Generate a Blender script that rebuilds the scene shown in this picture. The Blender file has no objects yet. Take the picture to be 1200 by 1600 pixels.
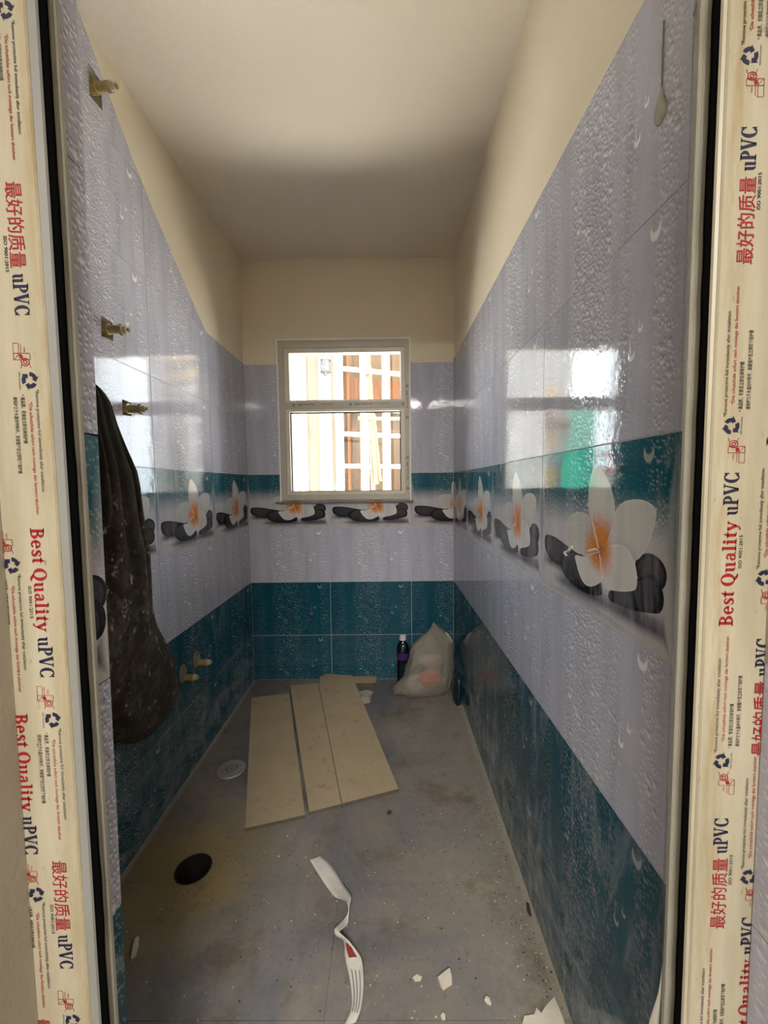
import bpy, bmesh, math, random
from math import sin, cos, pi, radians, hypot, atan2, sqrt
from mathutils import Vector, Matrix, noise as mnoise
from mathutils.geometry import delaunay_2d_cdt

S = bpy.context.scene
COL = S.collection
random.seed(7)

# ------------------------------------------------------------------ camera, world, sun, exposure
cam_d = bpy.data.cameras.new('camera'); cam = bpy.data.objects.new('camera', cam_d); COL.objects.link(cam)
cam_d.sensor_fit = 'HORIZONTAL'; cam_d.sensor_width = 36.0; cam_d.lens = 643.613 * 36 / 1200
cam_d.clip_start = 0.02
_p, _r, _y = .0663, -.0117, -.0075
_f = Vector((sin(_y) * cos(_p), cos(_y) * cos(_p), -sin(_p))); _ri = Vector((cos(_y), -sin(_y), 0)); _u = _ri.cross(_f)
_R = _ri * cos(_r) + _u * sin(_r); _U = -_ri * sin(_r) + _u * cos(_r)
M3 = Matrix((_R, _U, -_f)).transposed()
cam.matrix_world = Matrix.Translation((0, 0, 1.091)) @ M3.to_4x4()
S.camera = cam

W = bpy.data.worlds.new('sky'); S.world = W; W.use_nodes = True
bg = W.node_tree.nodes['Background']; bg.inputs['Color'].default_value = (.86, .93, 1, 1); bg.inputs['Strength'].default_value = 9.0

sun_d = bpy.data.lights.new('sun', 'SUN'); sun_d.energy = 60; sun_d.angle = radians(1.0); sun_d.color = (1, .93, .82)
sun = bpy.data.objects.new('sun', sun_d); COL.objects.link(sun)
sun.rotation_euler = Vector((.06, .16, -.985)).to_track_quat('-Z', 'Y').to_euler(); sun.location = (3, -4, 8)

hall_d = bpy.data.lights.new('hall_fill_light', 'AREA'); hall_d.energy = 70; hall_d.shape = 'RECTANGLE'; hall_d.size = 1.15; hall_d.size_y = .46  # unseen area light added behind the camera to fill frame and room
hall_d.color = (1, .97, .93)
hall = bpy.data.objects.new('hall_fill_light', hall_d); COL.objects.link(hall)
hall.location = (0, -1.55, 2.24); hall.rotation_euler = (0, 0, 0)

S.view_settings.view_transform = 'Standard'; S.view_settings.look = 'None'
S.view_settings.exposure = 1.15; S.view_settings.gamma = 1.0; S.view_settings.use_curve_mapping = False
S.cycles.max_bounces = 14; S.cycles.diffuse_bounces = 8; S.cycles.glossy_bounces = 6; S.cycles.transparent_max_bounces = 12
S.cycles.caustics_reflective = False; S.cycles.caustics_refractive = False
S.cycles.sample_clamp_indirect = 12
S.cycles.use_denoising = True

# ------------------------------------------------------------------ node helpers and materials
class NT:
    def __init__(s, name):
        s.m = bpy.data.materials.new(name); s.m.use_nodes = True; s.t = s.m.node_tree
        s.b = s.t.nodes['Principled BSDF']; s.out = s.t.nodes['Material Output']
    def n(s, typ, **kw):
        x = s.t.nodes.new(typ)
        for k, v in kw.items(): setattr(x, k, v)
        return x
    def put(s, sock, v):
        if isinstance(v, bpy.types.NodeSocket): s.t.links.new(v, sock)
        elif isinstance(v, (tuple, list)) and len(v) == 3 and sock.type == 'RGBA': sock.default_value = (*v, 1)
        else: sock.default_value = v
    def math(s, op, a, b=0.0, c=None, clamp=False):
        x = s.n('ShaderNodeMath', operation=op, use_clamp=clamp); s.put(x.inputs[0], a); s.put(x.inputs[1], b)
        if c is not None: s.put(x.inputs[2], c)
        return x.outputs[0]
    def vmath(s, op, a, b=(0, 0, 0)):
        x = s.n('ShaderNodeVectorMath', operation=op); s.put(x.inputs[0], a); s.put(x.inputs[1], b)
        return x.outputs['Value'] if op in ('LENGTH', 'DISTANCE', 'DOT_PRODUCT') else x.outputs[0]
    def mix(s, fac, a, b, mode='MIX'):
        x = s.n('ShaderNodeMix', data_type='RGBA', blend_type=mode); s.put(x.inputs['Factor'], fac)
        s.put(x.inputs[6], a); s.put(x.inputs[7], b); return x.outputs[2]
    def rng(s, v, a, b, c=0.0, d=1.0, smooth=False):
        x = s.n('ShaderNodeMapRange'); x.interpolation_type = 'SMOOTHSTEP' if smooth else 'LINEAR'
        s.put(x.inputs[0], v); s.put(x.inputs[1], a); s.put(x.inputs[2], b); s.put(x.inputs[3], c); s.put(x.inputs[4], d)
        return x.outputs[0]
    def sep(s, v):
        x = s.n('ShaderNodeSeparateXYZ'); s.put(x.inputs[0], v); return x.outputs
    def comb(s, a, b, c=0.0):
        x = s.n('ShaderNodeCombineXYZ'); s.put(x.inputs[0], a); s.put(x.inputs[1], b); s.put(x.inputs[2], c); return x.outputs[0]
    def noise(s, vec, scale=5.0, detail=3.0, rough=.5, dist=0.0):
        x = s.n('ShaderNodeTexNoise'); s.put(x.inputs['Vector'], vec); x.inputs['Scale'].default_value = scale
        x.inputs['Detail'].default_value = detail; x.inputs['Roughness'].default_value = rough; x.inputs['Distortion'].default_value = dist
        return x.outputs['Fac']
    def ramp(s, v, stops):
        x = s.n('ShaderNodeValToRGB'); e = x.color_ramp.elements
        while len(e) < len(stops): e.new(.5)
        for el, (p, c) in zip(e, stops): el.position = p; el.color = (c, c, c, 1) if isinstance(c, (int, float)) else (*c, 1)
        s.put(x.inputs[0], v); return x.outputs['Color']
    def pos(s): return s.n('ShaderNodeNewGeometry').outputs['Position']
    def obj(s): return s.n('ShaderNodeTexCoord').outputs['Object']
    def bump(s, h, st=.3, dist=.01):
        x = s.n('ShaderNodeBump'); s.put(x.inputs['Height'], h); x.inputs['Strength'].default_value = st; x.inputs['Distance'].default_value = dist
        s.t.links.new(x.outputs[0], s.b.inputs['Normal'])
    def fin(s, col=None, rough=None, spec=None, metal=None):
        if col is not None: s.put(s.b.inputs['Base Color'], col)
        if rough is not None: s.put(s.b.inputs['Roughness'], rough)
        if spec is not None: s.put(s.b.inputs['Specular IOR Level'], spec)
        if metal is not None: s.put(s.b.inputs['Metallic'], metal)
        return s.m

def simple(name, col, rough=.6, var=.12, scale=20, metal=0.0, spec=.4, bump=0.0):
    t = NT(name); nz = t.noise(t.pos(), scale, 4)
    c = t.mix(nz, tuple(x * (1 - var) for x in col), tuple(min(1, x * (1 + var)) for x in col))
    if bump: t.bump(t.noise(t.pos(), scale * 6, 3), bump, .004)
    return t.fin(c, rough, spec, metal)

def glazed_tile(name, dust, drop=.3, dust_col=(.52, .53, .57), floor_dust=0.0):
    """printed glazed ceramic: base colour comes from the print attribute, water-drop print on the tile's own UV"""
    t = NT(name)
    at = t.n('ShaderNodeAttribute', attribute_name='print'); base, strength = at.outputs['Color'], at.outputs['Alpha']
    uvn = t.n('ShaderNodeUVMap', uv_map='tile').outputs[0]; u, v, _ = t.sep(uvn)
    streak = t.noise(t.comb(t.math('MULTIPLY', u, 9.0), t.math('MULTIPLY', v, .7)), 1.0, 4, .6)
    base = t.mix(1.0, base, t.ramp(streak, [(.25, .74), (.55, 1.0), (.8, 1.0)]), 'MULTIPLY')
    band = t.ramp(t.math('ADD', u, t.math('MULTIPLY_ADD', t.noise(uvn, 5, 2), .12, -.06)),
                  [(0, .15), (.06, .6), (.16, .55), (.2, .1), (.28, .2), (.33, 1), (.6, 1), (.66, .3), (.72, .7), (.77, .15), (.85, .1), (.89, .85), (.94, .8), (.98, .15)])
    hl = dk = None
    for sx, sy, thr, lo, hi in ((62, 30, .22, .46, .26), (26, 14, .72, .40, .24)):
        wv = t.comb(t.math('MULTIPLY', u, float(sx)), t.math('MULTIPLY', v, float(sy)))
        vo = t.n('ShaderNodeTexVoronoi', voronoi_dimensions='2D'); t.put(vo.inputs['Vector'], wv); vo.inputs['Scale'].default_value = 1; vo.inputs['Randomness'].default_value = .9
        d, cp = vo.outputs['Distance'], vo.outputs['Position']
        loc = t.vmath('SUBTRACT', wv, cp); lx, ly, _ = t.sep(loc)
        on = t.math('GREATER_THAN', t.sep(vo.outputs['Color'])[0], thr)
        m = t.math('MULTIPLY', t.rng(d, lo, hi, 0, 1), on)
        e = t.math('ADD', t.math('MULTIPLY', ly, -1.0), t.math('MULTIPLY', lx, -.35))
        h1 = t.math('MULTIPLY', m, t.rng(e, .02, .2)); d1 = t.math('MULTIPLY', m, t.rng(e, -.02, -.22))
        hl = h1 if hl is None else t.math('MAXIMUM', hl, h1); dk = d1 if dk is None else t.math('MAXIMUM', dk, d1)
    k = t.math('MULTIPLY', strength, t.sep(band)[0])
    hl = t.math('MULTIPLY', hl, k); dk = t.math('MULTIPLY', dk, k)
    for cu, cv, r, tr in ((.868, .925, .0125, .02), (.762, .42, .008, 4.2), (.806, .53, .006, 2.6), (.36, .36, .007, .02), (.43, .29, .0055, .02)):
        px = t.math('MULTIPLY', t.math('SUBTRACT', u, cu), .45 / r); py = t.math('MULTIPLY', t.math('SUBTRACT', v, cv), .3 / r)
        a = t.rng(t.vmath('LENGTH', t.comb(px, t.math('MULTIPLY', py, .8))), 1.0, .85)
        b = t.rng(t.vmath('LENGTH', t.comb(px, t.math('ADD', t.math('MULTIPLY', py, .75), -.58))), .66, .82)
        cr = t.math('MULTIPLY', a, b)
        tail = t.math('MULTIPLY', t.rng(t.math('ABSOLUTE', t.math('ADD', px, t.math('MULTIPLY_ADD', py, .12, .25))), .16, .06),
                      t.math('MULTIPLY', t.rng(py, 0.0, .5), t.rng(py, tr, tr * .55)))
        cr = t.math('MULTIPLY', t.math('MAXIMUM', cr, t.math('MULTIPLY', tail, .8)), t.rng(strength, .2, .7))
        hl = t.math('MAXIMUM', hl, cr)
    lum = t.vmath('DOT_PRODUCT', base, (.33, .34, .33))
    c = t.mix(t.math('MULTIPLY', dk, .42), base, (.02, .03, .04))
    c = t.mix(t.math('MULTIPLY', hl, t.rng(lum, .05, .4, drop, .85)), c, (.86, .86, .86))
    P = t.pos(); X, Y, Z = t.sep(P)
    along = t.comb(t.math('ADD', t.math('MULTIPLY', Y, 4.0), t.math('MULTIPLY', X, 4.0)), t.math('MULTIPLY', Z, .9), 0.0)
    wipe = t.rng(t.noise(along, 2.3, 6, .72, 1.6), .5, .78)
    wipe2 = t.rng(t.noise(t.comb(t.math('MULTIPLY', Y, 26.0), t.math('MULTIPLY', Z, 3.2), X), 1.0, 5, .7, .8), .5, .8)
    dm = t.math('MULTIPLY', t.math('ADD', t.math('MULTIPLY', wipe, .7), t.math('MULTIPLY', t.math('MULTIPLY', wipe, wipe2), .45)), dust)
    if floor_dust:
        low = t.math('MULTIPLY', t.rng(Z, .34, .12), t.rng(t.noise(t.comb(t.math('MULTIPLY', Y, 3.0), t.math('MULTIPLY', Z, 6.0), 0.0), 2.0, 6, .75, 1.2), .4, .7))
        dm = t.math('ADD', dm, t.math('MULTIPLY', low, floor_dust), clamp=True)
    c = t.mix(dm, c, dust_col)
    t.bump(t.math('ADD', t.math('MULTIPLY', t.noise(P, 26, 3), .8), t.math('MULTIPLY', hl, .12)), .09, .004)
    return t.fin(c, t.rng(dm, 0, .6, .04, .24), .2)

def wall_paint(name, col):
    t = NT(name); P = t.pos()
    a = t.noise(P, 2.2, 4, .6); b = t.noise(P, 90, 3)
    c = t.mix(a, tuple(x * .93 for x in col), col); c = t.mix(t.math('MULTIPLY', b, .12), c, tuple(x * .8 for x in col))
    t.bump(t.math('ADD', t.noise(P, 160, 2), t.math('MULTIPLY', t.noise(P, 9, 3), 2.0)), .16, .003)
    return t.fin(c, .75, .3)

def floor_mat():
    t = NT('dusty_floor_tile'); P = t.pos(); X, Y, Z = t.sep(P)
    n1 = t.noise(P, 2.6, 6, .65, .6); n2 = t.noise(P, 6.5, 6, .7, .4); n3 = t.noise(P, 60, 4, .7)
    c = t.ramp(n1, [(.28, (.085, .092, .12)), (.43, (.135, .13, .128)), (.56, (.185, .165, .14)), (.72, (.235, .21, .178))])
    c = t.mix(t.rng(n2, .52, .72, 0, .55), c, (.11, .115, .155))
    d = t.vmath('DISTANCE', t.comb(X, t.math('MULTIPLY', Y, .9)), (-.575, 1.107 * .9 - .01, 0))
    ring = t.math('MULTIPLY', t.rng(t.math('ADD', d, t.math('MULTIPLY_ADD', n2, .22, -.11)), .25, .10), .85)
    c = t.mix(ring, c, (.25, .185, .075))
    rb = t.rng(t.math('ADD', X, t.math('MULTIPLY_ADD', n1, .3, -.15)), -.02, .3, 0, .6); c = t.mix(rb, c, (.30, .265, .215))
    dirt = t.rng(t.noise(P, 4.1, 5, .7), .52, .66, 0, .75); c = t.mix(dirt, c, (.10, .07, .042))
    edge = t.math('ADD', t.rng(X, .335, .362), t.rng(X, -.735, -.758), clamp=True); c = t.mix(t.math('MULTIPLY', edge, .6), c, (.42, .38, .30))
    c = t.mix(t.rng(n3, .55, .75, 0, .6), c, (.075, .068, .06)); c = t.mix(t.rng(t.noise(P, 130, 2, .6), .68, .76, 0, .65), c, (.55, .52, .46))
    t.bump(t.math('ADD', n3, t.math('MULTIPLY', n2, .6)), .25, .004)
    return t.fin(c, t.rng(n2, .3, .7, .42, .68), .45)

def foil_mat():
    t = NT('cream_protective_foil'); P = t.pos(); X, Y, Z = t.sep(P)
    n = t.noise(t.comb(t.math('MULTIPLY', X, 30.0), t.math('MULTIPLY', Y, 30.0), t.math('MULTIPLY', Z, 4.0)), 1.0, 5, .65)
    c = t.ramp(n, [(.3, (.30, .265, .18)), (.55, (.36, .325, .235)), (.8, (.41, .375, .28))])
    ax = t.math('ABSOLUTE', X)
    near = t.math('MULTIPLY', t.rng(ax, .364, .348), t.rng(ax, .336, .346))
    sm = t.math('MULTIPLY', near, t.rng(t.noise(t.comb(t.math('MULTIPLY', X, 60.0), Y, t.math('MULTIPLY', Z, 7.0)), 1.4, 5, .7), .38, .62))
    c = t.mix(t.math('MULTIPLY', sm, .75), c, (.26, .19, .085))
    sp = t.rng(t.noise(t.comb(t.math('MULTIPLY', X, 200.0), Y, t.math('MULTIPLY', Z, 60.0)), 1.0, 2), .72, .78); c = t.mix(t.math('MULTIPLY', sp, .6), c, (.16, .12, .07))
    t.bump(n, .15, .004)
    return t.fin(c, .42, .4)

def cloth_mat():
    t = NT('plaster_spattered_brown_cloth'); P = t.pos(); X, Y, Z = t.sep(P)
    n = t.noise(P, 14, 5, .7); c = t.ramp(n, [(.3, (.010, .007, .0045)), (.6, (.034, .023, .013)), (.8, (.062, .048, .032))])
    up = t.rng(Z, 1.12, 1.3); c = t.mix(up, c, (.026, .026, .018))
    low = t.rng(Z, 1.15, .95)
    dust = t.math('MULTIPLY', t.rng(t.noise(P, 22, 6, .75, .5), .46, .68), low); c = t.mix(t.math('MULTIPLY', dust, .6), c, (.13, .105, .08))
    spk = t.math('MULTIPLY', t.rng(t.noise(t.comb(X, t.math('MULTIPLY', Y, 1.4), t.math('MULTIPLY', Z, .8)), 33, 6, .74), .60, .64), low); c = t.mix(t.math('MULTIPLY', spk, .8), c, (.5, .45, .38))
    hem = t.math('MULTIPLY', t.rng(t.math('ADD', Z, t.math('MULTIPLY', Y, -.9)), -.77, -.86), t.rng(n, .3, .6)); c = t.mix(t.math('MULTIPLY', hem, .6), c, (.12, .095, .06))
    t.bump(t.noise(P, 260, 4, .8), .8, .004)
    m = t.fin(c, .95, .15); t.b.inputs['Sheen Weight'].default_value = .06; t.b.inputs['Sheen Roughness'].default_value = .5
    return m

def plastic_bag_mat():
    t = NT('milky_plastic_bag'); P = t.pos()
    n = t.noise(P, 18, 4, .6); c = t.mix(n, (.34, .30, .25), (.50, .45, .38))
    tr = t.n('ShaderNodeBsdfTransparent'); mx = t.n('ShaderNodeMixShader'); mx.inputs[0].default_value = .45
    t.fin(c, .32, .5); t.b.inputs['Transmission Weight'].default_value = 0
    t.t.links.new(t.b.outputs[0], mx.inputs[1]); t.t.links.new(tr.outputs[0], mx.inputs[2]); t.t.links.new(mx.outputs[0], t.out.inputs[0])
    t.bump(t.noise(P, 30, 5, .65, 1.2), 1.0, .02)
    return t.m

def pane_mat(name, tint, refl=1.0):
    t = NT(name); tr = t.n('ShaderNodeBsdfTransparent'); t.put(tr.inputs[0], tint)
    gl = t.n('ShaderNodeBsdfGlossy'); gl.inputs['Roughness'].default_value = .015
    fr = t.n('ShaderNodeFresnel'); fr.inputs[0].default_value = 1.5
    nz = t.math('MULTIPLY', t.rng(t.noise(t.pos(), 6, 3), .2, .8, .9, 1.1), fr.outputs[0])
    mx = t.n('ShaderNodeMixShader'); t.put(mx.inputs[0], t.math('MULTIPLY', nz, refl)); t.t.links.new(tr.outputs[0], mx.inputs[1]); t.t.links.new(gl.outputs[0], mx.inputs[2])
    t.t.links.new(mx.outputs[0], t.out.inputs[0]); return t.m

def bamboo_mat():
    t = NT('bamboo'); n = t.noise(t.pos(), 12, 4, .6); c = t.mix(n, (.036, .020, .0055), (.056, .035, .012)); return t.fin(c, .5, .4)

M = {}
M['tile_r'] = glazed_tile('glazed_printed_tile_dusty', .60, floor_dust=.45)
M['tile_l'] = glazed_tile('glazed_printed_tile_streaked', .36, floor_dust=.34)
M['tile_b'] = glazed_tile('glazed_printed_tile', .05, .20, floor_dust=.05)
M['paint'] = wall_paint('cream_wall_paint', (.74, .665, .53))
M['ceil'] = wall_paint('ceiling_paint', (.78, .72, .63))
M['hall'] = wall_paint('hall_plaster', (.34, .30, .235))
M['grout'] = simple('white_grout', (.50, .49, .46), .8, .15, 60)
M['floor'] = floor_mat()
M['screed'] = simple('cement_bed', (.30, .27, .22), .9, .25, 30)
M['foil'] = foil_mat()
M['upvc'] = simple('off_white_upvc', (.29, .275, .225), .35, .10, 14)
M['upvc_grey'] = simple('bare_upvc', (.20, .20, .185), .35, .14, 9)
M['gasket'] = simple('black_rubber', (.0015, .0015, .0015), .95, .2, 20, spec=.03)
M['ink_red'] = simple('red_ink', (.24, .008, .014), .5, .08, 60)
M['ink_blue'] = simple('navy_ink', (.012, .012, .035), .5, .1, 60)
M['ink_black'] = simple('black_ink', (.02, .018, .018), .5, .1, 60)
M['winframe'] = simple('dusty_window_upvc', (.46, .43, .36), .4, .14, 12)
M['winbead'] = simple('window_bead', (.60, .57, .46), .35, .08, 12)
M['seal'] = simple('white_sealant', (.85, .84, .80), .5, .08, 40)
M['stone'] = simple('grey_ledge_stone', (.16, .16, .15), .6, .45, 55, bump=.2)
M['cloth'] = cloth_mat()
M['brass'] = simple('dirty_cream_brass', (.43, .34, .15), .45, .35, 60, metal=.35, bump=.2)
M['cement'] = simple('dark_cement_hole', (.03, .025, .02), .95, .4, 60)
M['mortar'] = simple('grey_mortar', (.22, .19, .15), .95, .35, 60, bump=.6)
M['cap'] = simple('white_fitting_plug', (.55, .52, .45), .5, .12, 60)
M['board'] = None
M['board_edge'] = simple('board_edge', (.10, .085, .06), .9, .3, 40)
M['steel'] = simple('drain_steel', (.36, .345, .29), .45, .2, 50, metal=.5)
M['dark'] = simple('drain_dark', (.012, .011, .010), .8, .3, 30)
M['pipe'] = simple('shade_dark_pvc_pipe', (.012, .010, .008), .6, .3, 30)  # near-black: the shade inside the open hole is put into the pipe colour
M['bag'] = plastic_bag_mat()
M['pink'] = simple('salmon_packet', (.75, .12, .07), .6, .25, 25)
M['creampack'] = simple('cream_packet', (.50, .44, .34), .7, .15, 25)
M['navy'] = simple('dark_blue_plastic', (.006, .024, .034), .35, .25, 20)
M['pet'] = pane_mat('clear_pet', (.72, .72, .74), 1.6)
M['label'] = simple('violet_label', (.045, .02, .11), .45, .25, 60)
M['capw'] = simple('white_bottle_cap', (.60, .58, .58), .45, .06, 40)
M['film'] = simple('grubby_white_film', (.55, .52, .46), .35, .22, 45, bump=.25)
M['filmback'] = simple('film_red_print', (.22, .03, .03), .5, .5, 160)
M['plaster'] = simple('pale_plaster', (.60, .55, .45), .9, .12, 60, bump=.3)
M['paper'] = simple('crumpled_paper', (.36, .32, .27), .8, .15, 40)
M['darkbit'] = simple('dark_debris', (.05, .035, .025), .9, .4, 80)
M['glue'] = simple('dried_glue', (.40, .38, .31), .25, .2, 60)
M['gluedark'] = simple('glue_trail', (.17, .17, .165), .4, .2, 60)
M['pane'] = pane_mat('window_glass', (.97, .98, .97))
M['white_wall'] = simple('white_render', (.16, .158, .156), .8, .03, 3)
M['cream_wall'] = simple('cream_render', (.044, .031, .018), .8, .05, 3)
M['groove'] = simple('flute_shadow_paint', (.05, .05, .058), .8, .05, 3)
M['white_up'] = simple('white_window_upvc', (.24, .24, .24), .4, .02, 8)
M['house_pane'] = pane_mat('tinted_house_glass', (.88, .80, .68), .22)
M['curtain'] = simple('orange_curtain', (.15, .058, .006), .8, .18, 6)
M['blind'] = simple('tan_slat_blind', (.050, .030, .014), .7, .2, 8)
M['bamboo'] = bamboo_mat()
M['rope'] = simple('lashing_rope', (.04, .02, .006), .9, .3, 80)
M['iron'] = simple('grey_lantern_iron', (.009, .0095, .0085), .5, .15, 40)
M['lamp_glass'] = pane_mat('lantern_glass', (.9, .9, .88))
M['yellow'] = simple('yellow_render', (.22, .155, .06), .8, .12, 2)
M['net'] = simple('green_safety_net', (.01, .16, .115), .8, .2, 8)
M['red'] = simple('faded_red_metal', (.2, .045, .04), .5, .15, 6)
M['concrete'] = simple('yard_concrete', (.70, .67, .62), .9, .15, 4)
M['brownw'] = simple('brown_shutter', (.08, .052, .036), .7, .2, 6)
def board_mat():
    t = NT('tan_fibre_board'); P = t.pos(); X, Y, Z = t.sep(P)
    n = t.noise(P, 9, 5, .6); c = t.mix(n, (.30, .235, .145), (.40, .325, .215))
    st = t.math('MULTIPLY', t.rng(t.noise(P, 24, 5, .7), .56, .7), .5); c = t.mix(st, c, (.17, .13, .085))
    t.bump(t.noise(P, 180, 3), .2, .003); return t.fin(c, .7, .3)
M['board'] = board_mat()

# ------------------------------------------------------------------ mesh helpers
def link(name, me, parent=None, mats=(), smooth=False, kind=None, label=None, cat=None, group=None, loc=None):
    o = bpy.data.objects.new(name, me); COL.objects.link(o)
    if mats and not len(me.materials):
        for m in (mats if isinstance(mats, (list, tuple)) else [mats]): me.materials.append(m)
    if smooth:
        for p in me.polygons: p.use_smooth = True
    if parent: o.parent = parent
    if kind: o['kind'] = kind
    if label: o['label'] = label
    if cat: o['category'] = cat
    if group: o['group'] = group
    if loc: o.location = loc
    return o

def thing(name, label, cat, loc=(0, 0, 0), rotz=0.0, group=None):
    o = bpy.data.objects.new(name, None); COL.objects.link(o); o.location = loc; o.rotation_euler = (0, 0, rotz); o.empty_display_size = .05
    o['label'] = label; o['category'] = cat
    if group: o['group'] = group
    return o

def pyd(name, vs, fs):
    me = bpy.data.meshes.new(name); me.from_pydata([tuple(v) for v in vs], [], [tuple(f) for f in fs]); me.update(); return me

class MB:
    def __init__(s): s.v = []; s.f = []; s.mi = []
    def add(s, vs, fs, mi=0):
        b = len(s.v); s.v += [tuple(v) for v in vs]; s.f += [tuple(i + b for i in f) for f in fs]; s.mi += [mi] * len(fs); return s
    def box(s, x0, x1, y0, y1, z0, z1, mi=0):
        return s.add([(x0, y0, z0), (x1, y0, z0), (x1, y1, z0), (x0, y1, z0), (x0, y0, z1), (x1, y0, z1), (x1, y1, z1), (x0, y1, z1)],
                     [(0, 3, 2, 1), (4, 5, 6, 7), (0, 1, 5, 4), (1, 2, 6, 5), (2, 3, 7, 6), (3, 0, 4, 7)], mi)
    def tube(s, a, b, r0, r1=None, n=12, caps=True, mi=0):
        r1 = r0 if r1 is None else r1; a = Vector(a); b = Vector(b); d = (b - a).normalized()
        x = d.orthogonal().normalized(); y = d.cross(x); vs = []
        for c, r in ((a, r0), (b, r1)):
            vs += [c + (x * cos(2 * pi * i / n) + y * sin(2 * pi * i / n)) * r for i in range(n)]
        fs = [(i, (i + 1) % n, n + (i + 1) % n, n + i) for i in range(n)]
        if caps: fs += [tuple(range(n - 1, -1, -1)), tuple(range(n, 2 * n))]
        return s.add(vs, fs, mi)
    def loft(s, rings, cap0=True, cap1=True, closed=True, mi=0):
        n = len(rings[0]); vs = [p for r in rings for p in r]; fs = []
        for k in range(len(rings) - 1):
            for i in range(n if closed else n - 1):
                j = (i + 1) % n; fs.append((k * n + i, k * n + j, (k + 1) * n + j, (k + 1) * n + i))
        if cap0: fs.append(tuple(range(n - 1, -1, -1)))
        if cap1: fs.append(tuple((len(rings) - 1) * n + i for i in range(n)))
        return s.add(vs, fs, mi)
    def lathe(s, c, prof, n=20, mi=0, cap0=True, cap1=True):
        return s.loft([[(c[0] + r * cos(2 * pi * i / n), c[1] + r * sin(2 * pi * i / n), c[2] + z) for i in range(n)] for r, z in prof], cap0, cap1, mi=mi)
    def prism(s, poly, ax, a, b, mi=0):
        def P(p, t):
            return {'x': (t, p[0], p[1]), 'y': (p[0], t, p[1]), 'z': (p[0], p[1], t)}[ax]
        n = len(poly); vs = [P(p, a) for p in poly] + [P(p, b) for p in poly]
        return s.add(vs, [tuple(range(n - 1, -1, -1)), tuple(range(n, 2 * n))] + [(i, (i + 1) % n, n + (i + 1) % n, n + i) for i in range(n)], mi)
    def mesh(s, name):
        me = pyd(name, s.v, s.f)
        if any(s.mi):
            for p, m in zip(me.polygons, s.mi): p.material_index = m
        bm = bmesh.new(); bm.from_mesh(me); bmesh.ops.recalc_face_normals(bm, faces=bm.faces); bm.to_mesh(me); bm.free()
        return me
    def obj(s, name, mats, parent=None, **kw): return link(name, s.mesh(name), parent, mats, **kw)

def rect(x0, x1, y0, y1): return [(x0, y0), (x1, y0), (x1, y1), (x0, y1)]

def pin(p, x, y):
    r = False; n = len(p)
    for i in range(n):
        (xa, ya), (xb, yb) = p[i], p[(i + 1) % n]
        if (ya > y) != (yb > y) and x < xa + (y - ya) * (xb - xa) / (yb - ya): r = not r
    return r
def slab(name, inc, exc, depth, regions=(), colorf=None, uv=None, grid=None):
    """flat piece with any outline: kept where every polygon of inc and none of exc covers it; front at z=0, sides down to -depth"""
    polys = list(inc) + list(exc) + [r for r in regions]
    pts = []; eds = []
    for p in polys:
        b = len(pts); n = len(p); pts += [Vector(q) for q in p]; eds += [(b + i, b + (i + 1) % n) for i in range(n)]
    if grid: pts += [Vector(q) for q in grid]
    vs, es, fs, ov, oe, of = delaunay_2d_cdt(pts, eds, [], 0, 1e-6)
    ni, ne = len(inc), len(exc); keep = []; regs = []
    for f, o in zip(fs, of):
        cx = sum(vs[i][0] for i in f) / len(f); cy = sum(vs[i][1] for i in f) / len(f)
        if all(pin(p, cx, cy) for p in inc) and not any(pin(p, cx, cy) for p in exc):
            a2 = sum(vs[f[i]][0] * vs[f[(i + 1) % len(f)]][1] - vs[f[(i + 1) % len(f)]][0] * vs[f[i]][1] for i in range(len(f)))
            keep.append(f if a2 > 0 else f[::-1]); regs.append([i for i, p in enumerate(regions) if pin(p, cx, cy)])
    if not keep: return None
    cnt = {}
    for f in keep:
        for i in range(len(f)):
            a, b = f[i], f[(i + 1) % len(f)]; cnt[(a, b)] = cnt.get((a, b), 0) + 1
    V = [(v[0], v[1], 0.0) for v in vs]; F = [tuple(f) for f in keep]; nb = len(V); V += [(v[0], v[1], -depth) for v in vs]
    for (a, b) in list(cnt):
        if (b, a) not in cnt: F.append((b, a, a + nb, b + nb)[::1])
    used = sorted({i for f in F for i in f}); mp = {k: i for i, k in enumerate(used)}
    me = pyd(name, [V[i] for i in used], [tuple(mp[i] for i in f) for f in F])
    if uv:
        u0, v0, w, h = uv; me.uv_layers.new(name='tile'); me.color_attributes.new('print', 'FLOAT_COLOR', 'CORNER')
        lay, ca = me.uv_layers['tile'], me.color_attributes['print']
        ub = []; cb = []
        for pi_, p in enumerate(me.polygons):
            rg = regs[pi_] if pi_ < len(regs) else []
            for li in p.loop_indices:
                co = me.vertices[me.loops[li].vertex_index].co; q = ((co.x - u0) / w, (co.y - v0) / h)
                ub += q; cb += colorf(rg, *q)
        lay.data.foreach_set('uv', ub); ca.data.foreach_set('color', cb)
    return me

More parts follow.
